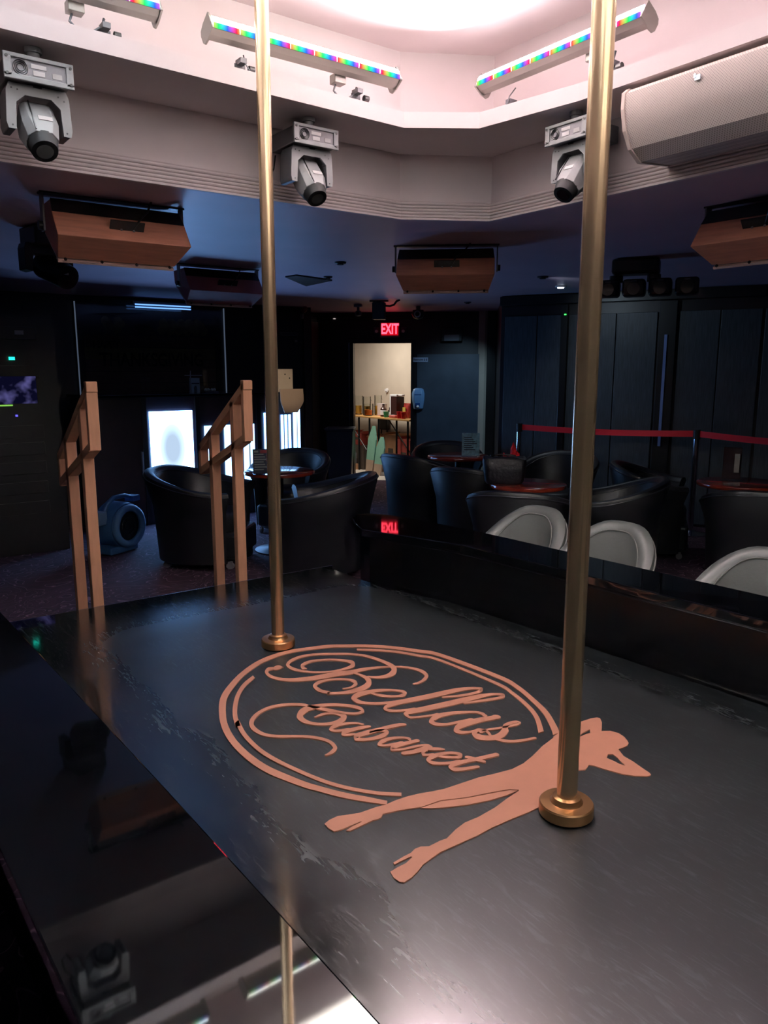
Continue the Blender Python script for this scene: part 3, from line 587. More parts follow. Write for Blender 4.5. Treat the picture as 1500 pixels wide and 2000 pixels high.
# ================================================================== COFFER FIXTURES
M_led = [led_mat('led_lens_cool', (0.80,0.95,1.0), LED_POWER), led_mat('led_lens_white', (1.0,0.97,0.90), LED_POWER), led_mat('led_lens_pink', (1.0,0.86,0.92), LED_POWER)]
BEAM = [(0.78,0.94,1.0),(0.98,1.0,0.90),(1.0,0.84,0.90)]
def led_bar(label, c, rz, mi, length=0.96, tilt=58):
    """batten : local x along, -y towards the stage centre, lens looks up and inwards"""
    t = thing('led_batten', label, 'stage light', c, rz, 'colour led battens on the ledge')
    T = Euler((R(tilt),0,0)); Mt = T.to_matrix()
    def pr(p, q_, s): return tuple(Mt @ Vector((s, p, q_)))
    # half round body
    prof = [(-0.034,0.030),(-0.037,0.0),(-0.032,-0.030),(-0.016,-0.042),(0.016,-0.042),(0.032,-0.030),(0.037,0.0),(0.034,0.030)]
    g = G(); g.extr(prof, -length/2, length/2, pr); obj('housing', g, M_housing, t, bev=0.002)
    for s in (-1,1):
        pe = [(-0.042,0.038),(-0.044,-0.02),(-0.036,-0.052),(-0.018,-0.062),(0.018,-0.062),(0.036,-0.052),(0.044,-0.02),(0.042,0.038)]
        g = G(); g.extr(pe, s*(length/2), s*(length/2+0.008), pr); obj('end_cap', g, M_housing, t, bev=0.002)
    n = 8
    for k in range(n):
        x0 = -length/2+length*k/n+0.002; x1 = -length/2+length*(k+1)/n-0.002
        P = [pr(-0.033,0.031,x0),pr(-0.033,0.031,x1),pr(0.033,0.031,x1),pr(0.033,0.031,x0)]
        # slightly domed lens : three strips across
        rows = []
        for p_, q_ in ((-0.034,0.030),(-0.020,0.040),(0,0.044),(0.020,0.040),(0.034,0.030)): rows.append([pr(p_,q_,x0), pr(p_,q_,x1)])
        g = G(); g.loft(rows, closed=False)
        o = obj('led_lens', g, M_led[mi], t)
        uvl = o.data.uv_layers.new(name='lens')
        for lp in o.data.loops:
            v = lp.vertex_index//2
            uvl.data[lp.index].uv = (0.5, v/4.0)
    # the beam itself : tight lenses throw it up on to the coffer ceiling
    l = bpy.data.lights.new('led_beam','AREA'); l.shape = 'RECTANGLE'; l.size = length*0.96; l.size_y = 0.05; l.energy = LED_BEAM; l.spread = R(78); l.color = BEAM[mi]
    lo = bpy.data.objects.new('led_beam', l); COL.objects.link(lo); lo.parent = t; lo.location = (0,-0.05,0.052); lo.rotation_euler = (R(180+52),0,0)
    # brackets down to the ledge, knobs, cables
    zb = ZL+0.072-c[2]
    for x in (-length*0.33, length*0.30):
        g = G(); g.box((x,0.055,zb+0.035),(0.05,0.004,0.07)); g.box((x,0.03,zb+0.004),(0.05,0.06,0.006)); g.box((x,0.04,zb+0.075),(0.03,0.05,0.02)); obj('bracket', g, M_mhd, t)
        g = G(); g.cyl((x+0.03,0.03,zb+0.05),(x+0.055,0.03,zb+0.05),0.014,n=12); obj('knob', g, M_black, t)
    g = G(); g.box((0.18,0.045,-0.052),(0.06,0.05,0.04)); obj('connector', g, M_housing, t, bev=0.003)
    g = G(); g.tube([(0.17,0.05,-0.07),(0.16,0.05,-0.10),(0.19,0.05,-0.125),(0.24,0.05,-0.12),(0.28,0.05,-0.09),(0.29,0.05,-0.06)],0.005,6); obj('cable', g, M_cable, t)
    g = G(); g.tube([(-0.30,0.05,-0.05),(-0.31,0.02,-0.09),(-0.30,-0.03,zb+0.004)],0.003,6); obj('cable', g, M_cable, t)
    return t
led_bar('first LED batten at the top left, half out of view', (0.78,3.21,3.03), 0, 0)
led_bar('LED batten on the ledge behind the far brass pole', (1.96,3.21,3.02), 0, 1)
led_bar('LED batten on the right ledge behind the near brass pole', (2.90,2.60,3.05), R(-90), 2)
led_bar('LED batten on the right ledge above the big speaker, out of view', (2.92,1.20,3.05), R(-90), 2)  # from here down the battens are unseen, added to light the coffer evenly
led_bar('LED batten on the near ledge behind the viewer', (1.0,-1.46,3.03), R(180), 1)
led_bar('second LED batten on the near ledge behind the viewer', (2.1,-1.46,3.03), R(180), 1)
led_bar('LED batten on the left ledge beside the viewer', (0.13,0.2,3.03), R(90), 0)

def moving_head(label, c, rz, tint=None):
    t = thing('moving_head', label, 'stage light', c, rz, 'grey moving heads under the ledge')
    g = G(); g.cyl((0,0,0),(0,0,-0.018),0.030,n=20); g.cyl((0,0,-0.018),(0,0,-0.05),0.022,n=20); obj('clamp', g, M_mh, t, smooth=40)
    g = G(); g.box((0,0.05,-0.053),(0.14,0.12,0.006)); obj('mount_plate', g, M_black, t)
    g = G(); g.box((0,0.055,-0.094),(0.216,0.236,0.076)); obj('base', g, M_mhd, t, bev=0.006)
    # front frame with recess
    zc = -0.094
    fr_ = obj('front_frame', G().box((0,-0.066,zc+0.036),(0.238,0.012,0.014)).box((0,-0.066,zc-0.034),(0.238,0.012,0.018)).box((-0.106,-0.066,zc),(0.026,0.012,0.07)).box((0.106,-0.066,zc),(0.026,0.012,0.07)), M_mh, t, bev=0.002)
    for sx_ in (-1,1):
        for sz in (-1,1):
            g = G(); g.cyl((sx_*0.108,-0.071,zc+sz*0.028),(sx_*0.108,-0.075,zc+sz*0.028),0.005,n=10); obj('screw', g, M_black, fr_)
    pp = obj('connector_panel', G().box((0,-0.063,zc),(0.19,0.004,0.06)), M_mhp, t)
    g = G()
    for r_ in (0.012,0.018,0.024):
        g.tube([(-0.062+r_*math.cos(2*math.pi*k/20),-0.067,zc+r_*math.sin(2*math.pi*k/20)) for k in range(20)],0.0018,5,closed=True)
    obj('fan_grille', g, M_black, pp)
    g = G(); g.box((0.0,-0.0658,zc+0.012),(0.052,0.002,0.014)); g.box((0.0,-0.0658,zc-0.010),(0.040,0.002,0.016)); obj('label_plate', g, M_white, pp)
    g = G(); g.box((0.062,-0.0658,zc-0.008),(0.034,0.002,0.018)); obj('socket', g, mat('pale_socket',(170,168,168),0.5), pp)
    # yoke
    def yk(p, q_, s): return (p, s, q_)
    up = [(-0.098,-0.136),(0.098,-0.136),(0.108,-0.16),(0.114,-0.27),(0.108,-0.292),(0.082,-0.292),(0.076,-0.20),(0.045,-0.172),(-0.045,-0.172),(-0.076,-0.20),(-0.082,-0.292),(-0.108,-0.292),(-0.114,-0.27),(-0.108,-0.16)]
    g = G(); g.extr(up, -0.028, -0.022, yk); obj('yoke_face', g, M_mh, t)
    g = G(); g.extr([(x*0.995,z) for x,z in up], -0.022, 0.085, yk); obj('yoke', g, M_mhd, t, bev=0.004)
    g = G(); g.cyl((0,0.03,-0.13),(0,0.03,-0.142),0.06,n=24); obj('turntable', g, M_black, t)
    g = G()
    for x,z in ((-0.09,-0.155),(-0.07,-0.158),(0.07,-0.158),(0.09,-0.17),(-0.094,-0.28),(0.094,-0.28)): g.cyl((x,-0.028,z),(x,-0.0295,z),0.0032,n=8)
    obj('rivet', g, M_mhd, t)
    # head : tapered barrel pointing down and forwards
    a = Vector((0,0.06,-0.205)); dr = Vector((0,-0.62,-0.78)).normalized(); ux = Vector((1,0,0)); uy = dr.cross(ux).normalized()
    hd = None
    rings = []
    for s, hw, hh, ch in ((0.0,0.050,0.045,0.30),(0.02,0.060,0.055,0.30),(0.10,0.064,0.060,0.35),(0.165,0.054,0.052,0.5)):
        c_ = a+dr*s; ring = []
        for u, v in ((-1,-1+ch),(-1,1-ch),(-1+ch,1),(1-ch,1),(1,1-ch),(1,-1+ch),(1-ch,-1),(-1+ch,-1)): ring.append(c_+ux*u*hw+uy*v*hh)
        rings.append(ring)
    g = G(); g.loft(rings); hd = obj('head', g, M_mh, t, bev=0.002)
    c1_, c2_ = a+dr*0.160, a+dr*0.205
    g = G(); g.cyl(c1_, c2_, 0.055, 0.046, n=28); obj('lens_hood', g, M_matte, hd, smooth=40)
    g = G(); g.cyl(c2_, c2_+dr*0.002, 0.030, n=24); obj('lens', g, M_lens, hd)
    g = G(); up_ = uy if uy.z > 0 else -uy
    pc = a+dr*0.10+up_*0.0605
    g.box(pc+Vector((0.014,0,0)), (0.05,0.02,0.003), rot=Matrix((ux,-dr,up_)).transposed().to_euler()); obj('label_plate', g, M_white, hd)
    g = G(); g.box(a+dr*0.09+up_*0.060+ux*-0.030, (0.004,0.15,0.004), rot=Matrix((ux,-dr,up_)).transposed().to_euler()); obj('seam', g, M_black, hd)
    # power cable loop at the back
    g = G(); g.tube([(-0.09,0.17,-0.12),(-0.12,0.20,-0.15),(-0.13,0.20,-0.21),(-0.11,0.19,-0.24),(-0.09,0.18,-0.20),(-0.085,0.17,-0.14)],0.004,6); obj('cable', g, M_black, t)
    return t
moving_head('grey moving head hanging at the far left of the ledge', (0.79,3.22,ZL), 0)
moving_head('grey moving head hanging just right of the far brass pole', (2.005,3.30,ZL), 0)
moving_head('grey moving head hanging just left of the near brass pole', (2.935,2.50,ZL), R(-90))

# big curved pale speaker on the right coffer wall
t = thing('curved_speaker', 'large pale curved speaker with perforated grille at top right', 'speaker', (3.0,1.45,2.5))
prof = [(3.14,2.765),(2.835,2.765),(2.808,2.745),(2.806,2.69),(2.826,2.61),(2.868,2.545),(2.935,2.503),(3.14,2.52)]
g = G(); g.extr([(x-3.0,z-2.5) for x,z in prof], -0.72, 0.69, lambda p,q_,s: (p,s,q_)); obj('grille', g, M_mesh, t, smooth=25)
for s in (-0.725,0.695):
    g = G(); g.extr([((x-3.0)*1.0-(0.006 if x<3 else 0),(z-2.5)+(0.004 if z>2.7 else -0.004)) for x,z in prof], s-0.008, s+0.008, lambda p,q_,s_: (p,s_,q_)); obj('end_panel', g, mat('beige_end_panel',(206,190,182),0.5), t)
g = G(); g.box((-0.200,0.36,0.215),(0.008,0.022,0.018)); g.box((-0.200,0.37,0.222),(0.014,0.008,0.014)); obj('badge', g, M_chrome, t)

# wooden wedge speakers on the low ceiling (origin at the ceiling, +y away from the stage)
def wood_speaker(label, c, rz, m=None, w=0.64):
    m = m or M_wood
    t = thing('wedge_speaker', label, 'speaker', c, rz, 'wooden wedge speakers on ceiling brackets')
    rows = []
    prof = [(0.13,-0.035,0.97),(0.080,-0.098,1.0),(0.0,-0.210,1.0),(0.16,-0.292,0.90),(0.385,-0.13,0.90),(0.36,-0.035,0.95)]
    L_ = [(-w/2*k,y,z) for y,z,k in prof]; R_ = [(w/2*k,y,z) for y,z,k in prof]
    g = G(); g.loft([L_,R_]); obj('cabinet', g, m, t, bev=0.004)
    # upper back in shade, put in as a black sheet
    g = G(); a_ = w*0.485; g.add([(-a_,0.126,-0.033),(a_,0.126,-0.033),(w*0.497,0.0775,-0.098),(-w*0.497,0.0775,-0.098),(-a_,0.132,-0.030),(a_,0.132,-0.030),(w*0.497,0.085,-0.096),(-w*0.497,0.085,-0.096)], [(0,1,2,3),(4,5,6,7),(0,1,5,4),(1,2,6,5),(2,3,7,6),(3,0,4,7)]); obj('top_panel', g, M_black, t)
    # grille on the outer face and its pale lower frame strip
    g = G(); yv = Vector((0,0.225,0.162)).normalized(); nv = Vector((0,0.162,-0.225)).normalized()
    o_ = Vector((0,0.16,-0.292))
    Mr = Matrix((Vector((1,0,0)), yv, -nv)).transposed().to_euler()
    g.box(o_+yv*0.135+nv*0.008,(w*0.88,0.25,0.016),rot=Mr); obj('grille', g, M_mesh, t)
    g = G(); g.box(o_+yv*0.012+nv*0.014,(w*0.89,0.036,0.012),rot=Mr); fs_ = obj('frame_strip', g, mat('pale_frame_strip',(196,168,158),0.5), t)
    for k in range(4):
        g = G(); p_ = o_+yv*0.0-nv*-0.014; g.cyl((w*(-0.40+0.267*k),0.148,-0.296),(w*(-0.40+0.267*k),0.142,-0.300),0.007,n=10); obj('screw', g, M_black, fs_)
    # connector plate
    dv = Vector((0,-0.080,-0.112)).normalized(); n2_ = Vector((0,-0.112,0.080)).normalized()
    Mp = Matrix((Vector((1,0,0)), dv, n2_)).transposed().to_euler(); pc = Vector((0.01,0.041,-0.153))
    g = G(); g.box(pc+n2_*0.003,(0.165,0.082,0.008),rot=Mp); cp = obj('connector_plate', g, M_black, t, bev=0.002)
    g = G()
    for k in range(5): g.cyl(pc+n2_*0.007+Vector((-0.06+0.03*k,0,0))+dv*(0.012*((k%2)*2-1)), pc+n2_*0.011+Vector((-0.06+0.03*k,0,0))+dv*(0.012*((k%2)*2-1)), 0.006, n=8)
    obj('terminal', g, M_mhp, cp)
    g = G(); g.tube([tuple(pc+n2_*0.01+Vector((0.03,0,0))),(0.07,0.0,-0.10),(0.12,0.05,-0.06),(0.16,0.10,0.0)],0.005,6); obj('cable', g, M_black, t)
    # U bracket
    g = G(); g.box((0,0.17,-0.004),(w+0.06,0.05,0.008)); obj('ceiling_bar', g, M_black, t)
    for s in (-1,1):
        g = G(); g.box((s*(w/2+0.018),0.17,-0.09),(0.008,0.05,0.17)); br = obj('bracket_arm', g, M_mhp, t)
        g = G(); g.cyl((s*(w/2+0.014),0.17,-0.15),(s*(w/2+0.04),0.17,-0.15),0.02,n=14); obj('knob', g, M_black, br)
    return t
wood_speaker('orange wood wedge speaker at left, in front of the dark bar', (1.305,3.82,ZC), 0)
wood_speaker('orange wood wedge speaker in the centre, left of the near pole', (3.40,3.93,ZC), R(-43))
wood_speaker('orange wood wedge speaker cut off by the right edge', (3.62,2.00,ZC), R(-90))
wood_speaker('dark wine coloured wedge speaker farther back beside the far pole', (2.76,5.80,ZC), 0, M_wooddk)

# ================================================================== FURNITURE
def tub_shell(boxy=0.35, r=0.36, zb=0.06, zback=0.82, zarm=0.64, th=0.085, flare=1.10, span=128):
    """curved back / arm shell : rings run round the plan, section runs outer bottom > rim > inner bottom"""
    n = 30; rings = []
    for i in range(n+1):
        ph = R(-span+2*span*i/n); c_ = abs(ph)/R(span)
        s = 0.5-0.5*math.cos(math.pi*min(1, max(0,(c_-0.08)/0.92)))
        zt = zback+(zarm-zback)*s
        sq = 1.0/ (abs(math.cos(ph))**3+abs(math.sin(ph))**3)**(1/3.0)
        sq = 1+boxy*(sq-1)
        def pt(rad, z): return (rad*sq*math.sin(ph), rad*sq*math.cos(ph), z)      # back at +y
        ro = r*flare; 
        sec = [(r*0.93,zb),(r*0.965,zb+0.25),(r*1.0,zb+0.45),(ro,zt-0.035),(ro-th*0.12,zt-0.008),(ro-th*0.45,zt),(ro-th*0.8,zt-0.012),(ro-th,zt-0.045),(r-th*1.05,0.42),(r-th*1.1,0.30)]
        rings.append([pt(a,z) for a,z in sec])
    g = G(); g.loft(rings); 
    rim = [rg[3] for rg in rings]; inr = [rg[7] for rg in rings]
    return g, rim, inr
def tub_chair(name, label, m, mp_, group, r=0.36, zback=0.82, zarm=0.66, casters=True, span=128, flare=1.10, boxy=0.35):
    t = thing(name, label, 'chair', (0,0,0), 0, group)
    g, rim, inr = tub_shell(r=r, zback=zback, zarm=zarm, span=span, flare=flare, boxy=boxy); obj('shell', g, m, t, smooth=50)
    g = G(); g.tube(rim, 0.0055, 6); g.tube(inr, 0.004, 6); obj('piping', g, mp_, t, smooth=60)
    rr_ = r-0.088
    g = G(); pr = []
    for z, k in ((0.28,0.97),(0.30,1.0),(0.41,1.0),(0.44,0.95),(0.452,0.80),(0.455,0.0)): pr.append((rr_*k if k else 0.001, z))
    g.lathe(pr, n=28); obj('seat_cushion', g, m, t, smooth=50)
    g = G(); g.box((0,-r*0.62,0.19),(r*1.35,r*0.36,0.22)); obj('front_rail', g, m, t, bev=0.03, seg=3)
    g = G(); g.cyl((0,0,0.055),(0,0,0.10),r*0.86,n=28); obj('base', g, M_black, t)
    if casters:
        for sx_ in (-1,1):
            for sy in (-1,1):
                x, y = sx_*r*0.62, sy*r*0.62
                g = G(); g.cyl((x-0.012,y,0.027),(x+0.012,y,0.027),0.027,n=14); g.box((x,y,0.045),(0.02,0.03,0.035)); obj('caster', g, M_mhp, t)
    return t
GB = 'black leather tub chairs round the tables'
tc0 = tub_chair('tub_chair', '', M_leather, M_pipe, GB, flare=1.15)
def heading(dx, dy): return math.atan2(dy, dx)-math.pi/2      # back points along (dx,dy)
chairs = [
 ((2.66,6.16),(-0.74,0.68),'black tub chair behind the right handrail, back of it towards the lit panel',1.22),
 ((3.25,5.31),(0.72,-0.70),'large black tub chair right of the far brass pole, seen from behind',1.2),
 ((3.88,6.88),(0.80,0.60),'black tub chair with blue sheen behind the table of the red menu',1.0),
 ((4.99,6.08),(-0.90,-0.10),'blue lit tub chair nearest the doorway, its side to the stage',1.0),
 ((4.74,4.99),(-0.95,-0.30),'blue edged tub chair in front of the table with the glass menu',1.0),
 ((5.75,6.55),(0.60,0.85),'tub chair facing us behind the glass menu, near the slate wall',1.0),
 ((5.92,5.12),(0.96,0.28),'tub chair with open seat below the first chrome post',1.0),
 ((4.12,3.85),(-0.80,-0.50),'tub chair in front of the table with the black bag, back to us',1.0),
 ((5.00,3.72),(0.60,-0.80),'dark tub chair behind the near brass pole',1.0),
 ((6.05,4.05),(-0.55,0.80),'dark tub chair left of the table at the right edge',1.0),
 ((5.52,2.82),(-0.80,-0.45),'tub chair at the right edge in front of the last table',1.0)]
for i, ((x,y),(dx,dy),lb,sc) in enumerate(chairs):
    if i == 0: tc0.location = (x,y,0); tc0.rotation_euler = (0,0,heading(dx,dy)); tc0['label'] = lb; tc0.scale = (sc,sc,1)
    else: dup(tc0, (x,y,0), heading(dx,dy), lb, None, sc)
GG = 'grey leather chairs along the right tip rail'
gc0 = tub_chair('counter_chair', '', M_greyleather, M_greypipe, GG, r=0.268, zback=0.86, zarm=0.60, casters=False, flare=1.04, boxy=0.0)
for i, ((x,y),lb) in enumerate((((3.13,2.97),'grey counter chair left of the near brass pole, farthest of three'),((3.12,2.40),'grey counter chair just right of the near brass pole'),((3.14,1.62),'grey counter chair cut off by the right edge'))):
    if i == 0: gc0.location = (x,y,0); gc0.rotation_euler = (0,0,heading(1,0.1)); gc0['label'] = lb
    else: dup(gc0, (x,y,0), heading(1,0.1), lb)

def round_table(label, c, r=0.33):
    t = thing('round_table', label, 'table', (c[0],c[1],0), 0, 'round red brown lounge tables')
    g = G(); g.lathe([(0.001,0.705),(r-0.02,0.705),(r-0.004,0.710),(r,0.722),(r-0.004,0.736),(r-0.012,0.740),(0.001,0.740)], n=48); obj('tabletop', g, M_table, t, smooth=40)
    g = G(); g.cyl((0,0,0.02),(0,0,0.705),0.035,n=18); obj('column', g, M_black, t, smooth=40)
    g = G(); g.lathe([(0.24,0.0),(0.24,0.012),(0.06,0.045),(0.036,0.06)], n=28); obj('foot', g, M_black, t, smooth=40)
    return t
round_table('round red brown table holding the black bag', (4.58,4.24), 0.31)
round_table('round table with the glass menu stand, near the slate wall', (5.50,6.10), 0.33)
round_table('round red brown table at the right edge with the dark menu', (6.02,3.25), 0.34)
round_table('round table with the red menu card, behind the right handrail', (3.36,6.14), 0.32)

# things on the tables
t = thing('tote_bag', 'black quilted tote bag lying on the round red table', 'bag', (4.42,4.35,0.741), R(-42))
rings = []
for z, w_, d_ in ((0.0,0.14,0.07),(0.02,0.155,0.08),(0.10,0.165,0.08),(0.18,0.175,0.078),(0.205,0.17,0.065),(0.21,0.155,0.05)):
    ring = []
    for k in range(24):
        a_ = 2*math.pi*k/24; cx_, sy_ = math.cos(a_), math.sin(a_)
        ring.append((w_*math.copysign(abs(cx_)**0.5,cx_), d_*math.copysign(abs(sy_)**0.5,sy_), z+0.012*math.sin(3*a_)*(z>0.15)))
    rings.append(ring)
g = G(); g.loft(rings); obj('body', g, mat('quilted_black',(18,17,26),0.5,bump=0.6,bscale=26), t, smooth=50)
g = G(); g.tube([(-0.10,0.05,0.19),(-0.11,0.06,0.215),(-0.02,0.07,0.225),(0.09,0.06,0.215),(0.10,0.05,0.19)],0.008,8); obj('handle', g, M_black, t, smooth=60)
t = thing('red_scarf', 'bright red crumpled cloth sticking up behind the black bag', 'cloth', (4.66,4.49,0.741))
me = bpy.data.meshes.new('red_scarf'); bm = bmesh.new(); bmesh.ops.create_icosphere(bm, subdivisions=3, radius=1)
for v in bm.verts:
    k = 1+0.30*math.sin(5*v.co.x+2)*math.cos(4*v.co.y)+0.22*math.sin(7*v.co.z+v.co.x*3)
    v.co = Vector((v.co.x*0.085*k, v.co.y*0.05*k, max(0,(v.co.z+0.9)*0.115*k)))
bm.to_mesh(me); bm.free(); me.materials.append(M_belt)
o = bpy.data.objects.new('cloth', me); COL.objects.link(o); o.parent = t
g = G(); g.cyl((-0.05,-0.02,0),(-0.05,-0.02,0.05),0.02,n=12); obj('clip', g, M_chrome, t)

def menu_stand(label, c, rz, w, h, m_face, lines):
    t = thing('menu_stand', label, 'menu', c, rz)
    g = G(); g.box((0,0,0.006),(w*1.05,0.07,0.012)); obj('base', g, M_clear, t, bev=0.002)
    cd = obj('card', G().box((0,0,0.012+h/2),(w,0.008,h)), m_face, t, bev=0.001)
    for k, (y, x0, x1, hh, mm) in enumerate(lines):
        g = G(); g.box((w*(x0+x1)/2-w/2,-0.0046,0.012+h*y),(w*(x1-x0),0.0012,h*hh)); obj('print_line', g, mm, cd)
    return t
M_ml = mat('pale_print',(176,182,172),0.6); M_mr = mat('red_print',(170,60,66),0.6)
ln = [(0.90,0.08,0.32,0.08,M_ml),(0.89,0.42,0.95,0.13,M_mr)]
ln += [(0.78-0.105*k,0.08,0.62+0.08*((k*7)%3),0.045,M_ml) for k in range(7)]+[(0.72-0.10*k,0.76,0.97,0.05,M_mr) for k in range(3)]
menu_stand('menu card with red and pale lines on the table behind the far pole', (3.10,5.98,0.741), R(-25), 0.15, 0.21, mat('dark_menu_card',(40,48,66),0.4), ln)
ln = [(0.80-0.09*k,0.12,0.55+0.1*(k%4),0.035,M_ink) for k in range(7)]
menu_stand('glassy teal menu stand on the table near the slate wall', (5.52,5.93,0.741), R(-42), 0.185, 0.235, M_acryl, ln)
g = G()
ln = [(0.5,0.62,0.9,0.6,M_ml)]
menu_stand('dark upright menu holder on the table at the right edge', (6.06,3.36,0.741), R(-60), 0.14, 0.26, mat('dark_maroon_card',(36,22,26),0.25), ln)

# ------------------------------------------------------------------ stanchions
def stanchion(label, x, y, nxt=None):
    t = thing('stanchion', label, 'barrier post', (x,y,0), 0, 'chrome posts with red belts')
    g = G(); g.lathe([(0.16,0),(0.16,0.012),(0.05,0.035),(0.032,0.045)], n=28); obj('foot', g, M_chrome, t, smooth=40)
    g = G(); g.cyl((0,0,0.04),(0,0,0.97),0.030,n=20); obj('post', g, M_chrome, t, smooth=40)
    g = G(); g.cyl((0,0,0.965),(0,0,1.055),0.036,n=20); obj('belt_head', g, M_blackm, t, smooth=40)
    if nxt:
        dx, dy = nxt[0]-x, nxt[1]-y; L_ = math.hypot(dx,dy); ux_, uy_ = dx/L_, dy/L_; rows = []
        for k in range(17):
            s = 0.036+(L_-0.072)*k/16; sag = 0.02*math.sin(math.pi*k/16); tw = 0.010*math.sin(2*math.pi*k/16)
            rows.append([(ux_*s-uy_*(0.0015+tw),uy_*s+ux_*(0.0015+tw),0.985-sag),(ux_*s+uy_*(0.0015-tw),uy_*s-ux_*(0.0015-tw),0.985-sag),(ux_*s+uy_*0.0015,uy_*s-ux_*0.0015,1.045-sag),(ux_*s-uy_*0.0015,uy_*s+ux_*0.0015,1.045-sag)])
        g = G(); g.loft(rows); obj('belt', g, M_belt, t)
    return t
S1, S2, S3 = (6.28,5.97), (7.02,4.28), (6.95,2.70)
stanchion('chrome post at the left end of the red belt', *S1, nxt=S2)
stanchion('chrome post in the middle of the red belts', *S2, nxt=S3)
stanchion('chrome post at the far right, out of view', *S3)

# ================================================================== BAR AND BACK WALL
t = thing('bar_counter', 'tall dark bar with glowing white backlit front panels', 'bar', (3.5,8.3,0))
M_bar = mat('dark_bar_front', (34,24,30), 0.35, var=0.2)
g = G(); g.box((-0.05,0.0,0.68),(2.46,0.60,1.36)); obj('body', g, M_bar, t)
g = G(); g.box((-0.05,-0.03,1.372),(2.52,0.72,0.03)); obj('countertop', g, M_blackgloss, t, bev=0.004)
def lit(x0, x1, z0, z1, s=1.0):
    w_, h_ = x1-x0, z1-z0
    g = G(); g.box((0,0,0),(w_,0.02,h_)); 
    m = panel_mat('backlit_panel', 0, h_*0.08, w_*0.42, h_*0.40, PANEL_POWER*s) if w_ > 0.3 else panel_mat('backlit_strip', 0, 0, w_*0.10, h_*0.5, PANEL_POWER*0.35*s)
    return obj('lit_panel', g, m, t, ((x0+x1)/2-3.5,-0.312,(z0+z1)/2))
lit(2.845,3.315,0.27,1.205)
for a_, b_ in ((3.455,3.61),(3.69,3.85),(3.925,4.055)): lit(a_,b_,0.30,1.03)
lit(4.19,4.225,0.4,1.15)
lit(4.345,4.362,0.45,1.215)
for a_, b_ in ((4.412,4.436),(4.462,4.485),(4.512,4.535)): lit(a_,b_,0.45,1.12)
lit(4.578,4.660,0.45,1.24)
g = G(); g.box((-0.755,-0.315,0.66),(0.02,0.03,0.26)); obj('door_handle', g, M_mhp, t, bev=0.004)
# mullions
for x in (2.79,3.38,4.12,4.69): 
    g = G(); g.box((x-3.5,-0.306,0.68),(0.05,0.02,1.34)); obj('mullion', g, M_post, t)

g = G(); g.box((0,0,0.13),(0.27,0.16,0.26)); o = obj('tan_box', g, M_tan, None, (4.475,8.12,1.387), 0, bev=0.004)
tag(o, 'pale tan box standing on the right end of the bar', 'box')
for k,(x,z) in enumerate(((0.03,0.20),(0.09,0.155))):
    g = G(); g.cyl((x,-0.079,z),(x,-0.083,z),0.008,n=10); obj('hole', g, M_black, o)
rows = []
for k in range(9):
    u = k/8; y = -0.02*math.sin(u*1.5)+0.0; z = 0.0-0.27*u
    taper = 0.0 if u < 0.55 else 0.055*(u-0.55)/0.45
    rows.append([(-0.15+taper*0.8,y,z),(0.155-taper*1.6,y,z),(0.155-taper*1.6,y+0.012,z),(-0.15+taper*0.8,y+0.012,z)])
g = G(); g.loft(rows); o = obj('paper_sheet', g, mat('tan_sheet',(188,158,130),0.6), None, (4.50,7.885,1.42), 0, smooth=40)
tag(o, 'tan paper sheet hanging over the lit end of the bar', 'sheet')

# glassed back bar with the holiday banner
t = thing('back_bar_window', 'wide dark glass behind the bar with a dim holiday banner', 'window', (3.33,9.04,1.86))
W_, H_ = 1.76, 1.02
g = G(); g.box((0,0.02,0),(W_,0.02,H_)); obj('backing', g, M_black, t)
M_b1 = mat('dim_banner_boards', (96,74,68), 0.8, var=0.25, scale=5, aniso=(1,1,12)); M_b2 = mat('dim_banner_top', (120,104,66), 0.8, var=0.6, scale=9)
for k in range(5):
    g = G(); g.box((-0.02,0.006,-0.44+0.135*k),(1.56,0.006,0.128)); obj('banner_board', g, M_b1 if k != 3 else mat('banner_olive_board',(126,110,72),0.8,var=0.2,scale=5,aniso=(1,1,12)), t)
g = G()
for k in range(9):
    a_ = 0.10+0.08*k if k < 7 else -0.55+0.12*(k-7)
    for q_ in range(3): 
        x_ = a_+0.02*q_; z_ = 0.24+0.055*((k*5+q_*3)%4)/2
        g.lathe([(0.001,-0.004),(0.055,-0.003),(0.055,0.003),(0.001,0.004)], n=9, c=(x_,0.004-0.0004*q_,z_), axis=Euler((R(90),0,0)).to_matrix())
obj('banner_leaves', g, M_b2, t)
M_bt = mat('banner_letters', (14,9,12), 0.7)
for body, x, z, sz, sx_ in (('THANKSGIVING',-0.02,-0.115,0.215,0.80),('HAPPY',-0.56,0.055,0.11,0.9)):
    me = text_mesh(body, sz, 0.002, sx_, 0.004); mesh_obj('banner_text', me, M_bt, t, (x,-0.001,z), (R(90),0,0))
for s in (-1,1):
    g = G(); g.box((s*(W_/2+0.005),-0.02,0),(0.010,0.02,H_+0.02)); obj('edge_rod', g, emis('thin_lit_edge',(110,125,150),0.35), t)
g = G(); g.box((0,-0.012,0),(W_,0.006,H_)); obj('glass_pane', g, M_pane, t)
# tube light above
t = thing('tube_light', 'cold blue twin tube light at the top of the back bar', 'light', (3.40,8.90,2.36))
g = G(); g.box((0,0.03,0.03),(0.70,0.08,0.03)); obj('housing', g, M_mhd, t)
for k in (0,1):
    g = G(); g.cyl((-0.33,-0.02,0.008-0.030*k),(0.33,-0.02,0.008-0.030*k),0.008,n=10); obj('tube', g, emis('blue_tube',(110,165,255),1.6), t)
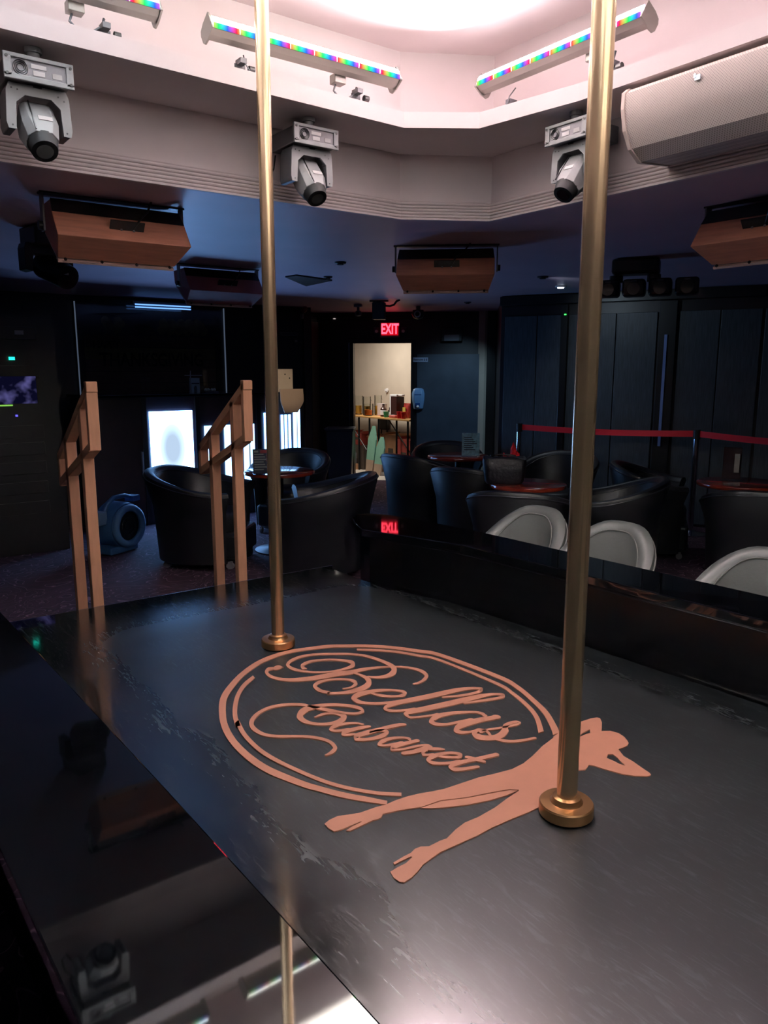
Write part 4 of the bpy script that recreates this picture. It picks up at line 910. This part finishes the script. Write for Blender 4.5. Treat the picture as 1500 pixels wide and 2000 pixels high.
# small statue like bottle caddy on the bar
t = thing('drink_sign', 'small pale arch shaped stand with crossbar on the bar', 'stand', (3.47,8.25,1.388))
arch = [(-0.05,0),(-0.018,0),(-0.018,0.055),(-0.010,0.075),(0.010,0.075),(0.018,0.055),(0.018,0),(0.05,0),(0.05,0.16),(-0.05,0.16)]
g = G(); g.extr(arch, -0.03, 0.03, lambda p,q_,s: (p,s,q_)); obj('arch', g, mat('dim_pale_card',(120,138,146),0.6), t)
g = G(); g.box((-0.01,0,0.19),(0.20,0.012,0.010)); g.cyl((-0.055,-0.01,0.0),(-0.045,-0.01,0.24),0.006,n=8); obj('crossbar', g, M_mhp, t)
g = G(); g.box((0,-0.031,0.10),(0.09,0.003,0.012)); obj('print_line', g, M_ink, t)
t = thing('fruit_tray', 'little tray of pale garnish beside the arch stand', 'tray', (3.64,8.22,1.388))
g = G(); g.box((0,0,0.006),(0.16,0.10,0.012)); obj('tray', g, M_mhd, t)
for k in range(4):
    g = G(); g.lathe([(0.001,0),(0.018,0.006),(0.02,0.018),(0.012,0.032),(0.001,0.036)], n=12, c=(-0.055+0.037*k,0.01*((k%2)*2-1),0.012)); obj('garnish', g, mat('dim_cream',(150,150,135),0.6), t, smooth=60)

# equipment rack at far left
t = thing('equipment_rack', 'black equipment rack with purple screen at the far left edge', 'rack', (1.05,7.3,0))
g = G(); g.box((0,0.3,1.05),(1.5,0.5,2.1)); obj('cabinet', g, M_black, t)
ms = bpy.data.materials.new('dim_purple_screen'); ms.use_nodes = True; nn = ms.node_tree; nn.nodes.clear()
tc_ = nn.nodes.new('ShaderNodeTexCoord'); no = nn.nodes.new('ShaderNodeTexNoise'); no.inputs['Scale'].default_value = 9; nn.links.new(tc_.outputs['Object'], no.inputs['Vector'])
cr = nn.nodes.new('ShaderNodeValToRGB'); e = cr.color_ramp.elements; e[0].position = 0.45; e[0].color = (0.004,0.004,0.02,1); e[1].position = 0.72; e[1].color = (0.13,0.12,0.36,1)
nn.links.new(no.outputs[0], cr.inputs[0]); em = nn.nodes.new('ShaderNodeEmission'); em.inputs[1].default_value = 0.7; nn.links.new(cr.outputs[0], em.inputs[0])
ou = nn.nodes.new('ShaderNodeOutputMaterial'); nn.links.new(em.outputs[0], ou.inputs[0])
sc_ = obj('screen', G().box((0.355,0.04,1.465),(0.42,0.02,0.235)), ms, t)
g = G(); g.box((0.31,0.03,1.335),(0.10,0.02,0.012)); obj('green_bar_light', g, emis('green_bar',(140,210,90),1.0), t)
g = G(); g.box((0.385,0.03,1.735),(0.045,0.02,0.026)); obj('indicator', g, emis('teal_led',(40,255,220),1.6), t)
g = G(); g.box((0.385,0.03,1.245),(0.016,0.02,0.016)); obj('indicator', g, emis('blue_led',(100,90,255),1.6), t)
for k,z in enumerate((1.95,1.62,1.10,0.95,0.78,0.60,0.42)):
    g = G(); g.box((0.30,0.045,z),(0.60,0.02,0.11)); obj('rack_unit', g, M_black, t, bev=0.004)
g = G(); g.box((0.46,0.03,1.955),(0.07,0.012,0.035)); obj('label_plate', g, M_mhp, t)

# floor blower fan
t = thing('floor_blower', 'blue round floor drying fan on the carpet at left', 'fan', (2.16,7.00,0), R(28))
ax = Euler((R(90),0,0)).to_matrix()
g = G(); g.lathe([(0.135,-0.10),(0.205,-0.10),(0.215,-0.06),(0.215,0.10),(0.16,0.12),(0.001,0.12)], n=36, c=(0,0,0.24), axis=ax.inverted()); obj('housing', g, M_fan, t, smooth=40)
g = G(); g.lathe([(0.132,-0.118),(0.165,-0.125),(0.205,-0.110),(0.205,-0.095),(0.132,-0.095)], n=36, c=(0,0,0.24), axis=ax); 
g = G(); g.tube([(0.165*math.cos(2*math.pi*k/36),-0.115,0.24+0.165*math.sin(2*math.pi*k/36)) for k in range(36)],0.034,8,closed=True); obj('intake_ring', g, mat('lighter_blue_plastic',(84,128,172),0.4), t, smooth=60)
g = G(); g.cyl((0,-0.095,0.24),(0,-0.101,0.24),0.135,n=32); obj('intake', g, M_black, t)
g = G()
for r_ in (0.04,0.08,0.12): g.tube([(r_*math.cos(2*math.pi*k/24),-0.108,0.24+r_*math.sin(2*math.pi*k/24)) for k in range(24)],0.003,5,closed=True)
obj('guard', g, M_blackm, t)
g = G(); g.tube([(-0.19,0,0.36),(-0.14,0,0.45),(-0.05,0,0.50),(0.08,0,0.50),(0.16,0,0.47)],0.022,8); g.box((0.18,0,0.465),(0.09,0.10,0.05)); obj('handle', g, M_fan, t, smooth=50)
g = G(); g.box((-0.06,0.02,0.04),(0.34,0.26,0.07)); obj('foot', g, M_fan, t, bev=0.015)
g = G(); g.box((-0.24,0.03,0.34),(0.10,0.16,0.12)); obj('switch_box', g, mat('pale_blue_switch',(120,150,180),0.4), t, bev=0.01)

# ================================================================== DOORWAY WALL FITTINGS
def on45(name, label, cat, t_, z, off=0.0): 
    return thing(name, label, cat, at45(t_, off, z), R45)
# p45 parameter of a world point : ((x-6.10)-(y-9.90))/1.41421
ex = on45('exit_sign', 'red glowing EXIT sign above the doorway', 'sign', 1.09, 2.205, 0.03)
g = G(); g.box((0,0,0),(0.285,0.05,0.21)); hs = obj('housing', g, mat('pale_pink_housing',(150,110,130),0.5), ex, bev=0.006)
g = G(); g.box((0,-0.026,0.008),(0.245,0.004,0.172)); obj('face', g, emis('exit_red_face',(190,8,26),1.2), ex)
me = text_mesh('EXIT', 0.20, 0.0015, 0.62, 0.006); mesh_obj('exit_letters', me, emis('exit_letter_glow',(255,60,80),5.0), ex, (0,-0.0295,0.006), (R(90),0,0))
g = G()
for s in (-1,1):
    g = G(); g.box((s*0.20,0,-0.005),(0.085,0.05,0.085)); lh = obj('emergency_lamp', g, mat('grey_lamp_head',(70,60,76),0.45), ex, bev=0.01)
    g = G(); g.cyl((s*0.195,-0.026,-0.02),(s*0.195,-0.040,-0.02),0.022,n=16); obj('lamp_lens', g, M_white, lh)
t = on45('direction_sign', 'small pale blue restroom sign right of the doorway', 'sign', 1.535, 1.782, 0.03)
g = G(); g.box((0,0,0),(0.215,0.008,0.062)); obj('board', g, M_paper, t)
me = text_mesh('Restrooms', 0.040, 0.001, 0.80, 0.001); mesh_obj('lettering', me, M_ink, t, (-0.030,-0.005,0.0), (R(90),0,0))
g = G()
for s in (0,1):
    x = 0.062+0.028*s
    g.cyl((x,-0.004,0.014),(x,-0.006,0.014),0.005,n=10); g.box((x,-0.005,-0.005),(0.012,0.002,0.024))
obj('pictogram', g, M_ink, t)
t = on45('sanitizer_dispenser', 'pale blue wall dispenser right of the doorway', 'dispenser', 1.510, 1.225, 0.02)
rows = []
for z, w_, d_ in ((-0.155,0.060,0.05),(-0.14,0.070,0.075),(-0.02,0.088,0.10),(0.07,0.092,0.10),(0.13,0.075,0.08),(0.152,0.045,0.05)):
    rows.append([(-w_,0.0,z),(-w_,-d_*0.6,z),(-w_*0.6,-d_,z),(w_*0.6,-d_,z),(w_,-d_*0.6,z),(w_,0.0,z)])
g = G(); g.loft(rows); obj('cover', g, M_disp, t, smooth=40, bev=0.004)
g = G(); g.box((0,-0.100,-0.085),(0.06,0.01,0.05)); obj('recess', g, mat('blue_recess',(40,84,150),0.4), t)
g = G(); g.cyl((0,-0.10,-0.115),(0,-0.115,-0.105),0.018,n=14); obj('nozzle', g, M_white, t)
g = G(); g.box((0.0,-0.101,0.06),(0.10,0.006,0.012)); obj('seam', g, mat('blue_seam',(60,100,160),0.4), t)
t = on45('wall_light_box', 'small grey box under a dark hood on the slate wall', 'wall box', 1.985, 2.115, 0.05)
g = G(); g.box((0,0,0.02),(0.30,0.10,0.20)); obj('hood', g, M_black, t, bev=0.01)
g = G(); g.box((0,-0.055,-0.03),(0.215,0.012,0.085)); obj('face', g, mat('grey_face',(120,124,134),0.5), t, bev=0.003)
# plaque at the bar
t = thing('wall_plaque', 'dim grey nameplate on the dark wall right of the far pole', 'sign', (5.14,9.035,2.10))
g = G(); g.box((0,0.02,0),(0.26,0.02,0.05)); obj('plate', g, mat('dim_plate',(78,78,84),0.5), t)
g = G(); g.box((0,0.008,0),(0.20,0.004,0.012)); obj('print_line', g, M_ink, t)
g = G(); g.cyl((0.10,0.03,-0.09),(0.10,-0.01,-0.09),0.016,n=12); obj('hook', g, M_mhp, t)
# switches on the jog wall
t = thing('light_switch', 'small pale switch plate low on the dark wall by the bin', 'switch', (5.86,9.79,0.62), R(17))
g = G(); g.box((0,0,0),(0.05,0.012,0.11)); obj('plate', g, mat('dim_ivory',(150,140,135),0.5), t, bev=0.003)
g = G(); g.box((0,-0.01,0),(0.014,0.012,0.03)); obj('rocker', g, M_mhp, t)
# bin
t = thing('waste_bin', 'tall dark blue waste bin beside the doorway', 'bin', (6.13,9.35,0), R(-40))
g = G(); rows = []
for z, w_ in ((0.0,0.155),(0.02,0.16),(0.76,0.195),(0.78,0.205),(0.80,0.205)):
    rows.append([(-w_,-w_*0.8,z),(w_,-w_*0.8,z),(w_,w_*0.8,z),(-w_,w_*0.8,z)])
g.loft(rows); obj('body', g, M_bin, t, bev=0.012)
g = G(); g.tube([(-0.205,-0.165,0.805),(0.205,-0.165,0.805),(0.205,0.165,0.805),(-0.205,0.165,0.805)],0.012,8,closed=True); obj('rim', g, mat('bin_rim',(90,96,110),0.35), t)
g = G(); g.box((0,0,0.803),(0.37,0.29,0.004)); obj('liner', g, M_black, t)

# ================================================================== STORE ROOM
t = thing('folding_table', 'light wood folding table in the store room', 'table', (7.42,10.15,0))
ZT = 0.905
g = G(); g.box((0,0,ZT-0.015),(0.50,2.2,0.03)); obj('tabletop', g, mat('light_maple_top',(206,158,98),0.4,var=0.1), t, bev=0.006)
for y in (-1.0,-0.72,-0.25,0.0,0.30,0.62,0.98):
    g = G(); g.cyl((-0.20,y,0),(-0.20,y,ZT-0.03),0.016,n=8); obj('leg', g, M_black, t)
for y in (-0.75,0.45):
    g = G(); g.cyl((-0.19,y+0.25,ZT-0.03),(-0.19,y-0.35,0.35),0.010,n=8); obj('brace', g, M_black, t)
def at_store(y, dz=0.0, x=7.33): return (x, y, ZT+0.001+dz)
def glass(label, y, x, h, r_, m, group=None, neck=None):
    t = thing('glass_jug' if neck is None else 'bottle', label, 'glass' if neck is None else 'bottle', at_store(y,x=x), 0, group)
    if neck is None:
        g = G(); g.lathe([(r_*0.8,0),(r_,0.01),(r_,h),(r_*0.92,h),(r_*0.92,0.012),(0.001,0.012)], n=16); obj('glass', g, M_clear, t, smooth=40)
        g = G(); g.lathe([(0.001,0.014),(r_*0.88,0.014),(r_*0.88,h*0.48),(0.001,h*0.48)], n=16); obj('liquid', g, m, t, smooth=40)
        g = G(); g.tube([(r_,0,h*0.85),(r_+0.035,0,h*0.75),(r_+0.035,0,h*0.35),(r_,0,h*0.25)],0.006,6); obj('handle', g, M_clear, t)
    else:
        g = G(); g.lathe([(0.001,0),(r_,0.004),(r_,h*0.62),(r_*0.4,h*0.78),(r_*0.36,h*0.95),(0.001,h*0.95)], n=16); obj('body', g, m, t, smooth=40)
        g = G(); g.cyl((0,0,h*0.95),(0,0,h),r_*0.42,n=12); obj('cap', g, M_black, t)
        g = G(); g.lathe([(r_*1.01,h*0.15),(r_*1.02,h*0.16),(r_*1.02,h*0.5),(r_*1.01,h*0.51)], n=16); obj('label_band', g, M_white, t)
    return t
glass('tall glass jug of amber drink at the left end of the store table', 10.63, 7.34, 0.31, 0.07, M_amber)
glass('second glass jug with pale amber drink beside the first', 10.42, 7.36, 0.30, 0.065, M_amber)
glass('squat glass jug of orange drink', 10.27, 7.28, 0.19, 0.085, M_orange)
glass('third tall glass jug behind the orange drink', 10.30, 7.50, 0.32, 0.06, M_amber)
g = G(); g.box((0,0,0.10),(0.05,0.20,0.20)); o = obj('carton', g, mat('pale_carton',(190,178,176),0.6), None, at_store(10.05,x=7.4), bev=0.003); tag(o,'pale drinks carton right of the orange jug','carton')
g = G(); g.box((0,0.0,0.006),(0.06,0.14,0.012)); obj('base_tray', g, M_wood, o)
glass('small bottle with white label and black cap in the middle of the store table', 9.88, 7.30, 0.20, 0.05, mat('brown_glass',(70,44,34),0.15), neck=1)
glass('small dark sauce bottle right of the white labelled one', 9.74, 7.32, 0.15, 0.032, mat('dark_glass',(50,30,30),0.15), neck=1)
t = thing('tall_dispenser', 'tall dark coffee dispenser with a white top', 'dispenser', at_store(9.60,x=7.36), 0)
g = G(); g.box((0,0,0.16),(0.15,0.17,0.32)); obj('body', g, mat('dark_red_brown_panel',(58,30,28),0.4), t, bev=0.006)
g = G(); g.box((0,0.075,0.17),(0.16,0.03,0.34)); obj('side_panel', g, M_white, t, bev=0.004)
g = G(); g.box((0,0.0,0.34),(0.16,0.18,0.03)); g.box((-0.02,-0.13,0.345),(0.05,0.10,0.015)); obj('top', g, M_white, t, bev=0.004)
t = thing('gift_bag', 'crumpled red and yellow snack bag on the store table', 'bag', at_store(9.37,x=7.40), 0)
rows = []
for z, w_, d_ in ((0,0.05,0.07),(0.08,0.065,0.085),(0.18,0.05,0.09),(0.225,0.03,0.10)):
    rows.append([(w_*math.cos(2*math.pi*k/14)*(1+0.12*math.sin(3*k)), d_*math.sin(2*math.pi*k/14), z) for k in range(14)])
g = G(); g.loft(rows); obj('body', g, mat('red_foil',(170,60,54),0.4,var=0.4,scale=18), t, smooth=50)
g = G(); g.box((-0.066,0.02,0.10),(0.008,0.07,0.13)); obj('front_label', g, mat('yellow_label',(206,186,90),0.5), t)
t = thing('cup_stack', 'dark tray of small white cups at the right end of the store table', 'tray', at_store(9.14,x=7.46), 0)
g = G(); g.box((0,0,0.10),(0.14,0.24,0.20)); obj('tray', g, M_crate, t, bev=0.004)
for k in range(6):
    g = G(); g.lathe([(0.016,0),(0.022,0.045),(0.001,0.045)], n=12, c=(-0.085,-0.08+0.08*(k%3),0.05+0.085*(k//3))); obj('cup', g, M_white, t)
for lb, y, m_, h_ in (('small green cup at the front of the store table',9.70,M_green,0.085),('clear red cup at the right front of the store table',9.36,M_red,0.10),('second clear red cup close to the table end',9.26,M_red,0.10)):
    t = thing('cup', lb, 'cup', at_store(y,x=7.22), 0)
    g = G(); g.lathe([(0.034,0),(0.045,h_),(0.040,h_),(0.030,0.006),(0.001,0.006)], n=18); obj('body', g, m_, t, smooth=40)
    g = G(); g.tube([(0.045*math.cos(2*math.pi*k/18),0.045*math.sin(2*math.pi*k/18),h_) for k in range(18)],0.003,5,closed=True); obj('rim', g, m_, t)
t = thing('napkin_tray', 'flat red and white packet on the store table front', 'packet', at_store(9.52,x=7.24), 0)
g = G(); g.box((0,0,0.02),(0.09,0.16,0.04)); obj('packet', g, mat('red_white_packet',(196,96,84),0.5,var=0.3,scale=20), t, bev=0.012); g = G(); g.box((-0.0,0.03,0.042),(0.06,0.05,0.004)); obj('print_patch', g, M_white, t)
t = thing('wall_hook', 'small pale hook on the store room wall', 'hook', (7.765,10.40,1.30))
g = G(); g.cyl((0,0,0),(-0.02,0,0),0.035,n=14); obj('plate', g, M_white, t); g = G(); g.tube([(-0.02,0,0),(-0.05,0,-0.01),(-0.055,0,0.02)],0.008,6); obj('hook', g, M_white, t)
# below the table
def carton(label, c, s, m, rz=0, flaps=True):
    t = thing('carton', label, 'box', (c[0],c[1],c[2]), rz)
    g = G(); g.box((0,0,s[2]/2),s); obj('box_body', g, m, t, bev=0.004)
    if flaps:
        for sy in (-1,1):
            g = G(); g.box((0,sy*(s[1]/2+0.02),s[2]+0.012),(s[0]*0.94,0.07,0.005),rot=Euler((sy*R(-28),0,0))); obj('flap', g, m, t)
    g = G(); g.box((-s[0]/2-0.002,0,s[2]*0.55),(0.003,s[1]*0.4,s[2]*0.22)); obj('print_patch', g, M_crate, t)
    return t
carton('dark crate of bottles under the left end of the store table', (7.44,10.61,0), (0.34,0.42,0.40), M_crate, flaps=False)
for y_, m_ in ((10.66,M_white),(10.56,M_mhp)):
    t = thing('bottle', 'white labelled bottle standing before the dark crate' if m_ is M_white else 'grey labelled bottle standing before the dark crate', 'bottle', (7.19,y_,0.101))
    g = G(); g.lathe([(0.001,0),(0.045,0.004),(0.045,0.17),(0.016,0.22),(0.016,0.27),(0.001,0.27)], n=14); obj('body', g, m_, t, smooth=40)
    g = G(); g.cyl((0,0,0.27),(0,0,0.29),0.018,n=10); obj('cap', g, M_black, t)
carton('flat brown carton on the floor at the left under the store table', (7.19,10.61,0), (0.10,0.22,0.10), M_carton, flaps=False)
carton('dark red carton on top of the crate', (7.44,10.66,0.401), (0.28,0.34,0.20), M_redcarton)
carton('brown open carton right of the crate', (7.47,10.16,0), (0.32,0.34,0.56), M_carton)
carton('brown carton behind the green boards', (7.50,9.74,0), (0.32,0.32,0.62), M_carton)
carton('tall dark red carton under the right end of the store table', (7.44,9.33,0), (0.32,0.32,0.58), M_redcarton)
for lb, y, h_, top in (('taller green painted board leaning under the store table',9.93,0.76,0.05),('shorter green painted board beside the taller one',9.71,0.60,0.0)):
    t = thing('painted_board', lb, 'board', (7.05,y,0), 0)
    rows = []
    tilt = 0.10
    for u, w_ in ((0,0.085),(0.3,0.10),(0.72,0.105),(0.86,0.07),(1.0,0.028)):
        z = h_*u; x = tilt*u; rows.append([(x-0.012,-w_,z),(x-0.012,w_,z),(x+0.012,w_,z),(x+0.012,-w_,z)])
    g = G(); g.loft(rows[1:]); obj('painted_part', g, M_greenwood, t)
    g = G(); g.loft(rows[:2]); obj('bare_part', g, M_palewood, t)
    g = G()
    for z in (0.36,0.52): g.box((tilt*z/h_*0.9-0.008,0.01,h_*z),(0.012,0.012,0.05))
    obj('slot', g, M_crate, t)
t = thing('stool', 'small dark folding stool standing behind the crate', 'stool', (7.70,10.40,0))
g = G(); g.box((0,0,0.76),(0.07,0.22,0.22)); obj('seat', g, M_black, t, bev=0.01)
g = G()
for s in (-1,1): g.cyl((0,s*0.08,0),(0,s*0.08,0.66),0.012,n=8)
obj('legs', g, M_black, t)

# ================================================================== LOW CEILING FITTINGS
def disc(name, label, cat, x, y, r_, m, ring=None):
    t = thing(name, label, cat, (x,y,ZC))
    g = G(); g.lathe([(r_,0.0),(r_*1.0,-0.008),(r_*0.85,-0.014),(r_*0.3,-0.012),(0.001,-0.012)], n=24); obj('trim_ring', g, ring or M_mhd, t, smooth=50)
    g = G(); g.cyl((0,0,-0.013),(0,0,-0.022),r_*0.55,n=20); obj('insert', g, m, t)
    return t
disc('sprinkler', 'small round ceiling fitting between the far pole and centre speaker', 'ceiling fitting', 3.40,5.16,0.045, M_black)
disc('sprinkler', 'smaller dark ceiling fitting farther back than the round one', 'ceiling fitting', 3.82,6.00,0.040, M_black)
disc('sprinkler', 'dark ceiling fitting near the bright downlight', 'ceiling fitting', 5.35,4.86,0.05, M_black)
disc('sprinkler', 'dark ceiling fitting in front of the slate wall', 'ceiling fitting', 6.60,7.20,0.045, M_black)  # added so that the slate wall spot has a fitting
disc('downlight', 'small bright ceiling downlight left of the near pole', 'light', 6.10,5.30,0.055, emis('downlight_glow',(225,235,255),9.0), M_white)
t = thing('ceiling_hatch', 'dark square hatch in the low ceiling right of the far pole', 'hatch', (3.76,6.38,ZC))
g = G(); g.slab([(-0.26,-0.18),(-0.24,-0.34),(0.22,-0.20),(0.27,0.35)], -0.012, 0.0); obj('panel', g, M_black, t)  # thin black four sided slab flat against the ceiling
# black hanging loudspeaker and cable
t = thing('pendant_speaker', 'small black speaker hanging from the ceiling above the exit sign', 'speaker', (5.55,7.60,ZC), R(-45))
g = G(); g.box((0,0,-0.13),(0.15,0.12,0.20)); obj('body', g, M_black, t, bev=0.01)
g = G(); g.box((0,0,-0.015),(0.22,0.05,0.02)); g.box((0,0,-0.025),(0.05,0.04,0.03)); obj('mount', g, M_black, t)
g = G(); g.tube([(0.07,0,-0.07),(0.13,0,-0.075),(0.18,0.0,-0.06),(0.21,0.0,-0.02),(0.25,0,-0.003)],0.012,6); obj('cable', g, M_black, t)
t = thing('camera_unit', 'small pale security camera on the ceiling left of the exit sign', 'camera', (5.72,8.28,ZC), R(-45))
g = G(); g.box((0,0,-0.02),(0.10,0.08,0.03)); obj('mount', g, mat('dim_blue_white',(150,165,185),0.4), t); g = G(); g.cyl((0,0,-0.03),(0,0,-0.08),0.018,n=10); g.lathe([(0.001,0),(0.035,0.01),(0.045,0.04),(0.03,0.07),(0.001,0.075)], n=18, c=(0,0,-0.15)); obj('lens_body', g, mat('dim_grey_camera',(110,110,120),0.3), t, smooth=50)
g = G(); g.cyl((0,-0.035,-0.115),(0,-0.05,-0.118),0.016,n=12); obj('lens', g, M_lens, t)
t = thing('dome_camera', 'black dome camera with pale ring right of the exit sign', 'camera', (6.52,8.06,ZC), R(-45))
g = G(); g.cyl((0,0,0),(0,0,-0.05),0.03,n=12); obj('mount', g, M_mhp, t); g = G(); g.lathe([(0.001,-0.17),(0.06,-0.15),(0.085,-0.10),(0.07,-0.05),(0.001,-0.04)], n=22); obj('dome', g, M_black, t, smooth=50)
g = G(); g.tube([(0.036*math.cos(2*math.pi*k/20),-0.088,-0.105+0.036*math.sin(2*math.pi*k/20)) for k in range(20)],0.008,6,closed=True); obj('ring', g, mat('pale_ring',(190,195,205),0.3), t)
t = thing('wall_spot', 'tiny pinkish spotlight high on the column right of the far pole', 'spotlight', (5.35,9.02,2.36))
g = G(); g.cyl((0,0,0.04),(0,-0.06,0.07),0.035,n=14); obj('head', g, mat('dim_rose',(120,70,66),0.4), t); g = G(); g.cyl((-0.02,0,0),(-0.02,0.0,-0.06),0.022,n=12); obj('stem', g, M_mhp, t)
# dark moving light at the left
t = thing('black_moving_light', 'black moving light under the ceiling left of the wood speaker', 'stage light', (1.20,4.95,ZC), R(10))
g = G(); g.box((0,0,-0.06),(0.20,0.22,0.11)); obj('base', g, M_black, t, bev=0.01)
g = G(); up = [(-0.13,-0.10),(0.13,-0.10),(0.14,-0.13),(0.14,-0.25),(0.10,-0.26),(0.09,-0.16),(-0.09,-0.16),(-0.10,-0.26),(-0.14,-0.25),(-0.14,-0.13)]
g.extr(up, -0.05, 0.05, lambda p,q_,s: (p,s,q_)); obj('yoke', g, M_black, t, bev=0.004)
g = G(); g.cyl((0.02,0.06,-0.20),(0.06,-0.14,-0.29),0.085,0.07,n=22); hd = obj('head', g, M_black, t, smooth=40)
g = G(); g.cyl((0.0603,-0.1415,-0.2907),(0.0607,-0.1435,-0.2916),0.055,n=20); obj('lens', g, M_lens, hd)
g = G(); g.box((0.04,-0.155,-0.27),(0.035,0.004,0.012)); obj('label_plate', g, M_mhp, hd)
# four eyed black light bar at the right
t = thing('four_lamp_bar', 'black bar of four beam lamps under the ceiling at right', 'stage light', (5.12,3.62,ZC), R(-58))
g = G(); g.box((-0.08,0,-0.06),(0.34,0.20,0.11)); obj('base', g, M_black, t, bev=0.02)
g = G(); g.cyl((-0.22,0,-0.12),(-0.22,0,-0.17),0.05,n=14); g.cyl((0.05,0,-0.12),(0.05,0,-0.17),0.05,n=14); obj('arm', g, M_black, t)
for k in range(4):
    x = -0.27+0.185*k
    g = G(); g.box((x,-0.02,-0.215),(0.165,0.15,0.125)); lp = obj('lamp_head', g, M_black, t, bev=0.025, seg=3)
    g = G(); g.cyl((x,-0.095,-0.225),(x,-0.100,-0.225),0.045,n=18); obj('lens', g, M_lens, lp)
    g = G(); g.box((x,-0.098,-0.170),(0.04,0.004,0.008)); obj('label_plate', g, M_mhp, lp)
# lounge light : the bright downlight, plus spots added to wash walls and bar end
for (x,y,z,p_,c_,sp,tg) in ((6.10,5.30,2.42,14,(0.80,0.90,1.0),120,None),(6.60,7.20,2.42,60,(0.45,0.74,1.0),62,(7.5,8.5,1.05)),(5.35,4.86,2.42,18,(0.66,0.84,1.0),90,(7.2,4.9,1.5)),(3.82,6.00,2.42,90,(1.0,0.85,0.66),18,(4.47,8.0,1.42))):
    l = bpy.data.lights.new('lounge_downlight','SPOT'); l.energy = p_; l.color = c_; l.spot_size = R(sp); l.spot_blend = 0.8; l.shadow_soft_size = 0.05
    o = bpy.data.objects.new('lounge_downlight', l); COL.objects.link(o); o.location = (x,y,z)
    if tg: o.rotation_euler = (Vector(tg)-Vector((x,y,z))).to_track_quat('-Z','Y').to_euler()
